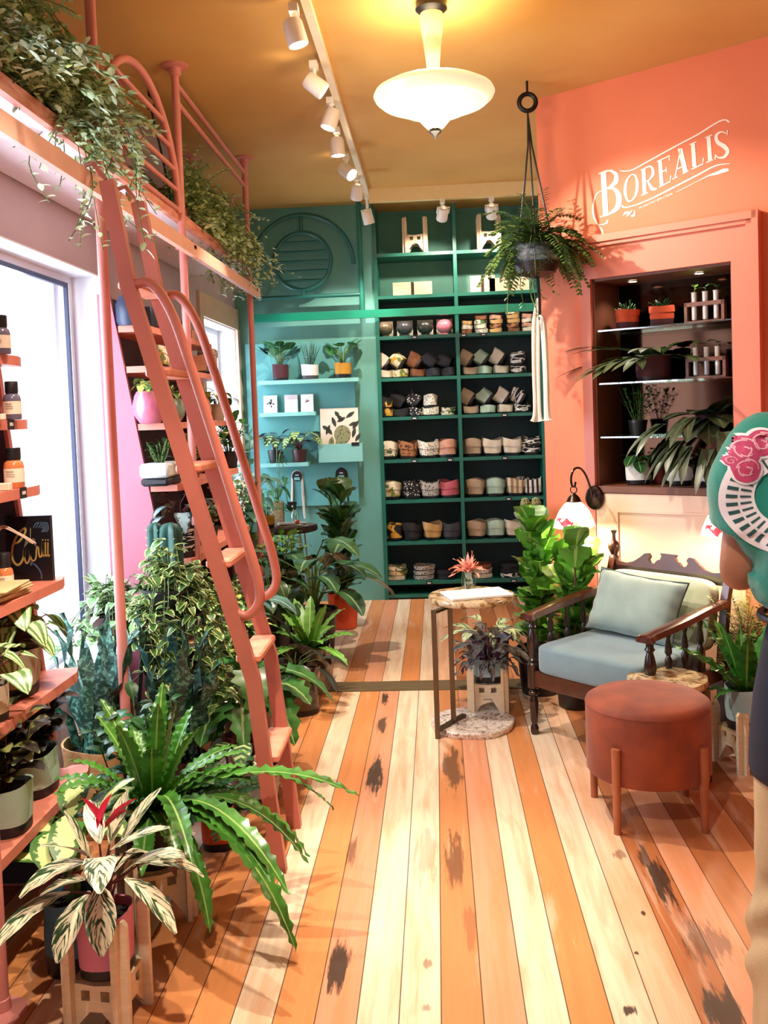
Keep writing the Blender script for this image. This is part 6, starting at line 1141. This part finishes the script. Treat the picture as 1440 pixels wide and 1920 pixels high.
glyph('tail_swash', [([(806, 722), (1000, 622), (1100, 572), (1170, 552), (1230, 528), (1278, 520)], [4, 5, 12, 26, 34, 22])])
glyph('flourish', [([(136, 708), (88, 742), (60, 830), (62, 930), (92, 1000), (132, 1056), (142, 1110), (112, 1178)], [4, 10, 15, 16, 14, 20, 24, 4]), ([(96, 1006), (140, 1014), (182, 996), (184, 972)], [4, 10, 16, 18])])
glyph('leaf_ornament', [([(330, 932), (350, 908), (384, 896)], [4, 20, 4]), ([(356, 942), (380, 914), (412, 884)], [4, 24, 4]), ([(394, 936), (424, 930), (432, 884)], [6, 24, 4])])
try:
    cu = bpy.data.curves.new('tagline', 'FONT'); cu.body = 'PLANTAS EM CASA'; cu.size = 1.; tmp = bpy.data.objects.new('tagline', cu); COL.objects.link(tmp); dg = bpy.context.evaluated_depsgraph_get(); me = bpy.data.meshes.new_from_object(tmp.evaluated_get(dg)); bpy.data.objects.remove(tmp)
    xs = [v.co.x for v in me.vertices]; wd = max(xs)
    for v in me.vertices: f = v.co.x / wd; v.co = zz(468 + 306 * f + v.co.y * 6, 878 - 136 * f - v.co.y * 34)
    me.materials.clear(); me.materials.append(PAINT); put('tagline', me, sg_)
except Exception as ex: print('tagline', ex)
# ------------------------------------------------------------------ person seen from behind at the right edge
PC = V((.745, 1.80, 0)); PSH = V((.026, 0, 0)); man = thing('person', 'person seen from behind in teal T-shirt with fan and rose print and navy apron', 'person', PC + PSH)
def lp(x, y, z): return V((x, y, z)) - PC
def closed_to_mesh(mb, voxel, name, smooth_it=6):
    me = bpy.data.meshes.new(name); me.from_pydata(mb.v, [], mb.f); o = bpy.data.objects.new(name, me); COL.objects.link(o); m = o.modifiers.new('r', 'REMESH'); m.mode = 'VOXEL'; m.voxel_size = voxel; s = o.modifiers.new('s', 'SMOOTH'); s.factor = .5; s.iterations = smooth_it
    dg = bpy.context.evaluated_depsgraph_get(); dg.update(); out = bpy.data.meshes.new_from_object(o.evaluated_get(dg)); bpy.data.objects.remove(o); out.name = name; out.polygons.foreach_set('use_smooth', [True] * len(out.polygons)); return out
def loft(b, secs, n=32, e=.85):
    sp = lambda x: math.copysign(abs(x) ** e, x); vs = []
    for (x, y, z, rx, ry) in secs: vs += [lp(x + rx * sp(math.cos(2 * PI * k / n)), y + ry * sp(math.sin(2 * PI * k / n)), z) for k in range(n)]
    m = len(secs); fs = [(i * n + k, i * n + (k + 1) % n, (i + 1) * n + (k + 1) % n, (i + 1) * n + k) for i in range(m - 1) for k in range(n)] + [tuple(range(n - 1, -1, -1)), tuple((m - 1) * n + k for k in range(n))]
    b.add(vs, fs)
# body: one skin surface grown over a skeleton
J = []; E_ = []
def jn(p, r, par=None): J.append((lp(*p), r)); i = len(J) - 1; (E_.append((par, i)) if par is not None else None); return i
pel = jn((.745, 1.80, .95), .095); sp1 = jn((.745, 1.80, 1.12), .085, pel); chs = jn((.745, 1.80, 1.32), .105, sp1); nk0 = jn((.745, 1.805, 1.47), .062, chs); nk = jn((.748, 1.815, 1.53), .052, nk0); hd0 = jn((.75, 1.83, 1.60), .072, nk); hd1 = jn((.75, 1.835, 1.68), .086, hd0); hd2 = jn((.75, 1.83, 1.745), .06, hd1); jn((.75, 1.935, 1.645), .012, hd1)
for sx in (-1, 1):
    X = lambda a: .745 + sx * a
    sh = jn((X(.155), 1.80, 1.425), .058, chs); el = jn((X(.196), 1.845, 1.15), .038, sh); wr = jn((X(.10), 2.03, 1.165), .027, el); pm = jn((X(.085), 2.085, 1.17), .030, wr)
    for k in range(4):
        a = jn((X(.075 - .012 * k * 0) , 2.12 + .004 * k, 1.20 - .018 * k), .0095, pm); b2 = jn((X(.05), 2.15 - .004 * abs(k - 1), 1.20 - .019 * k), .0085, a); jn((X(.025), 2.155 - .004 * abs(k - 1), 1.198 - .019 * k), .0075, b2)
    th = jn((X(.095), 2.09, 1.205), .011, pm); jn((X(.06), 2.115, 1.228), .009, th)
    hp_ = jn((X(.085), 1.80, .88), .08, pel); kn = jn((X(.095), 1.83, .50), .062, hp_); ak = jn((X(.10), 1.79, .10), .042, kn); jn((X(.105), 1.90, .045), .035, ak)
me = bpy.data.meshes.new('body'); me.from_pydata([p for p, r in J], E_, []); body = put('body', me, man)
SKIN = M('tan_skin', '#b98368', .55, var=.08, vs=12, c2='#a06d55'); me.materials.append(SKIN)
sk = body.modifiers.new('skin', 'SKIN'); sk.use_smooth_shade = True
if not me.skin_vertices: print('no skin layer')
else:
    for i, (p, r) in enumerate(J): me.skin_vertices[0].data[i].radius = (r, r)
    me.skin_vertices[0].data[0].use_root = True
    sub = body.modifiers.new('sub', 'SUBSURF'); sub.levels = 2; sub.render_levels = 2
# T-shirt
b = MB(); loft(b, [(.752, 1.80, 1.075, .142, .105), (.75, 1.80, 1.13, .172, .122), (.745, 1.80, 1.22, .197, .130), (.745, 1.80, 1.32, .208, .132), (.745, 1.80, 1.40, .204, .118), (.745, 1.80, 1.445, .165, .10), (.745, 1.80, 1.485, .10, .082), (.745, 1.805, 1.51, .07, .068)])
for sx in (-1, 1):
    pts = [lp(.745 + sx * .12, 1.80, 1.425), lp(.745 + sx * .162, 1.80, 1.40), lp(.745 + sx * .180, 1.812, 1.33), lp(.745 + sx * .188, 1.83, 1.252)]; b.tube(smoothpath(pts, 4), [.062, .066, .07, .071, .072, .072, .071, .071, .070, .070, .069, .069, .068], 20)
shirt = closed_to_mesh(b, .009, 't_shirt')
for v in shirt.vertices:
    p = v.co; k = .011 * math.sin(40 * p.x + 9 * p.z + 2 * math.sin(9 * p.z)) * min(1, max(0, (.62 - (p.z - .85)) * 3)) + .004 * math.sin(55 * (p.x * .6 - p.z * .8)) * (1 if abs(p.x) > .13 else .2); k += -.012 * math.exp(-((abs(p.x) - .178 - .05 * max(0, 1.32 - p.z)) / .011) ** 2) * (1 if 1.17 < p.z < 1.43 else 0) - .004 * math.exp(-((p.z - 1.245) / .006) ** 2) * (abs(p.x) > .15); v.co = p + v.normal * k
shirt.materials.append(M('teal_jersey', '#168a7c', .85, var=.08, vs=8, bump=.15, bs=260, sheen=.3)); sh_o = put('t_shirt', shirt, man)
bvh = BVHTree.FromPolygons([v.co.copy() for v in shirt.vertices], [tuple(p.vertices) for p in shirt.polygons])
pc = PD(1497, 936, 1.67) - PC - PSH
def onback(x, z, off=.002):
    h = bvh.ray_cast(V((pc.x + x, -1., pc.z + z)), V((0, 1, 0))); return (h[0] + V((0, -off, 0))) if h[0] is not None else bvh.find_nearest(V((pc.x + x, -.12, pc.z + z)))[0] + V((-.002, -off, 0))
def decal(b, fn, nu, nv, off): b.surf(lambda u, v: onback(*fn(u, v), off), nu, nv)
RO_, RI = .106, .052
b = MB(); decal(b, lambda u, v: ((RI + (RO_ - RI) * v) * math.cos(2 * PI * u), (RI + (RO_ - RI) * v) * math.sin(2 * PI * u)), 120, 12, .003); b.build('fan_print', M('white_print_ink', '#eeeaf2', .8, var=.02), sh_o)
b = MB()
for k in range(36):
    a = 2 * PI * k / 36
    for r0, r1, wd in ((.058, .076, .055), (.080, .097, .075)): decal(b, lambda u, v: ((r0 + (r1 - r0) * v) * math.cos(a + wd * (u - .5)), (r0 + (r1 - r0) * v) * math.sin(a + wd * (u - .5))), 4, 6, .0044)
b.build('fan_bars', M('dark_teal_print', '#28595c', .8), sh_o)
b = MB(); b2 = MB(); b3 = MB()
for cx_, cz_, r in ((-.066, .086, .026), (-.038, .098, .024), (-.066, .050, .024), (-.088, .066, .010)):
    decal(b3, lambda u, v: (cx_ + r * 1.18 * v * math.cos(2 * PI * u), cz_ + r * 1.18 * v * math.sin(2 * PI * u)), 28, 7, .0052); decal(b, lambda u, v: (cx_ + r * v * math.cos(2 * PI * u) * (1 + .06 * math.sin(10 * PI * u)), cz_ + r * v * math.sin(2 * PI * u)), 28, 7, .0062)
    for q in range(6):
        a0 = q * 1.3; rr = r * (.85 - .12 * q); decal(b2, lambda u, v: (cx_ + (rr - r * .10 * v) * math.cos(a0 + 1.7 * u), cz_ + (rr - r * .10 * v) * math.sin(a0 + 1.7 * u)), 12, 2, .0072)
b3.build('rose_outline', MATS['white_print_ink'], sh_o); b.build('roses', M('rose_pink_print', '#cf4a78', .8, var=.15, vs=60), sh_o); b2.build('rose_petals', M('dark_rose_print', '#f3b6c6', .8), sh_o)
# trousers, apron, shoes, hair
b = MB(); loft(b, [(.745, 1.80, .80, .165, .115), (.745, 1.80, .93, .160, .115), (.745, 1.80, 1.07, .135, .10)])
for sx in (-1, 1): b.tube(smoothpath([lp(.745 + sx * .078, 1.80, .90), lp(.745 + sx * .086, 1.82, .66), lp(.745 + sx * .094, 1.83, .48), lp(.745 + sx * .098, 1.80, .28), lp(.745 + sx * .10, 1.79, .075)], 4), [.098, .097, .096, .094, .09, .088, .087, .088, .09, .093, .096, .096, .094, .09, .086, .082, .08], 22)
tr = closed_to_mesh(b, .012, 'trousers', 4)
for v in tr.vertices: p = v.co; v.co = p + v.normal * (.007 * math.sin(31 * p.z + 14 * p.x + 3 * math.sin(13 * p.z + 20 * p.y)) * (1 if p.z < .6 else .3))
tr.materials.append(M('khaki_cotton', '#c6ab85', .85, var=.1, vs=9, bump=.15, bs=240)); put('trousers', tr, man)
b = MB(); n = 44; secs = [(1.10, .140, .108), (1.02, .162, .122), (.93, .178, .130), (.84, .186, .134), (.76, .186, .134), (.745, .182, .131)]
vs = [lp(.748 + rx * math.cos(2 * PI * k / n) * (1 + .015 * math.sin(5 * 2 * PI * k / n + z * 9)), 1.80 + ry * math.sin(2 * PI * k / n), z - .03 * math.cos(2 * PI * k / n) * (z < .8)) for z, rx, ry in secs for k in range(n)]
b.add(vs, [(i * n + k, i * n + (k + 1) % n, (i + 1) * n + (k + 1) % n, (i + 1) * n + k) for i in range(len(secs) - 1) for k in range(n)]); ap = b.build('apron', M('navy_apron_cloth', '#181d33', .9, var=.12, vs=10), man); so = ap.modifiers.new('thick', 'SOLIDIFY'); so.thickness = .004
MB().tube([lp(.752 + .168 * math.cos(2 * PI * k / 40), 1.80 + .128 * math.sin(2 * PI * k / 40), 1.085) for k in range(40)], .008, 8, True).build('apron_tie', BLACK, man)
for sx in (-1, 1):
    squad(lp(.745 + sx * .104, 1.85, .045), (.098, .28, .088), .5, None, 24, 12).build('shoe', M('dark_leather_shoe', '#2b2320', .4), man)
b = MB().ball(lp(.75, 1.82, 1.70), (.094, .105, .092), 24, 16); b.v = [(x, y, max(z, (1.60 if y < .0 else 1.70) - PC.z + .0)) for x, y, z in b.v]; b.build('hair', M('dark_brown_hair', '#2a1a12', .6, var=.3, vs=40), man)
b = MB(); [b.ball(lp(.75 + sx * .088, 1.83, 1.645), (.010, .02, .03), 12, 8) for sx in (-1, 1)]; b.build('ears', SKIN, man); b = MB(); [b.ball(lp(.75 + sx * .032, 1.912, 1.675), .011, 10, 6) for sx in (-1, 1)]; b.build('eyes', M('eye_white', '#efe9e4', .2), man)
MB().ball(lp(.75, 1.908, 1.60), (.024, .008, .007), 12, 6).build('lips', M('lip_skin', '#a35a50', .5), man)
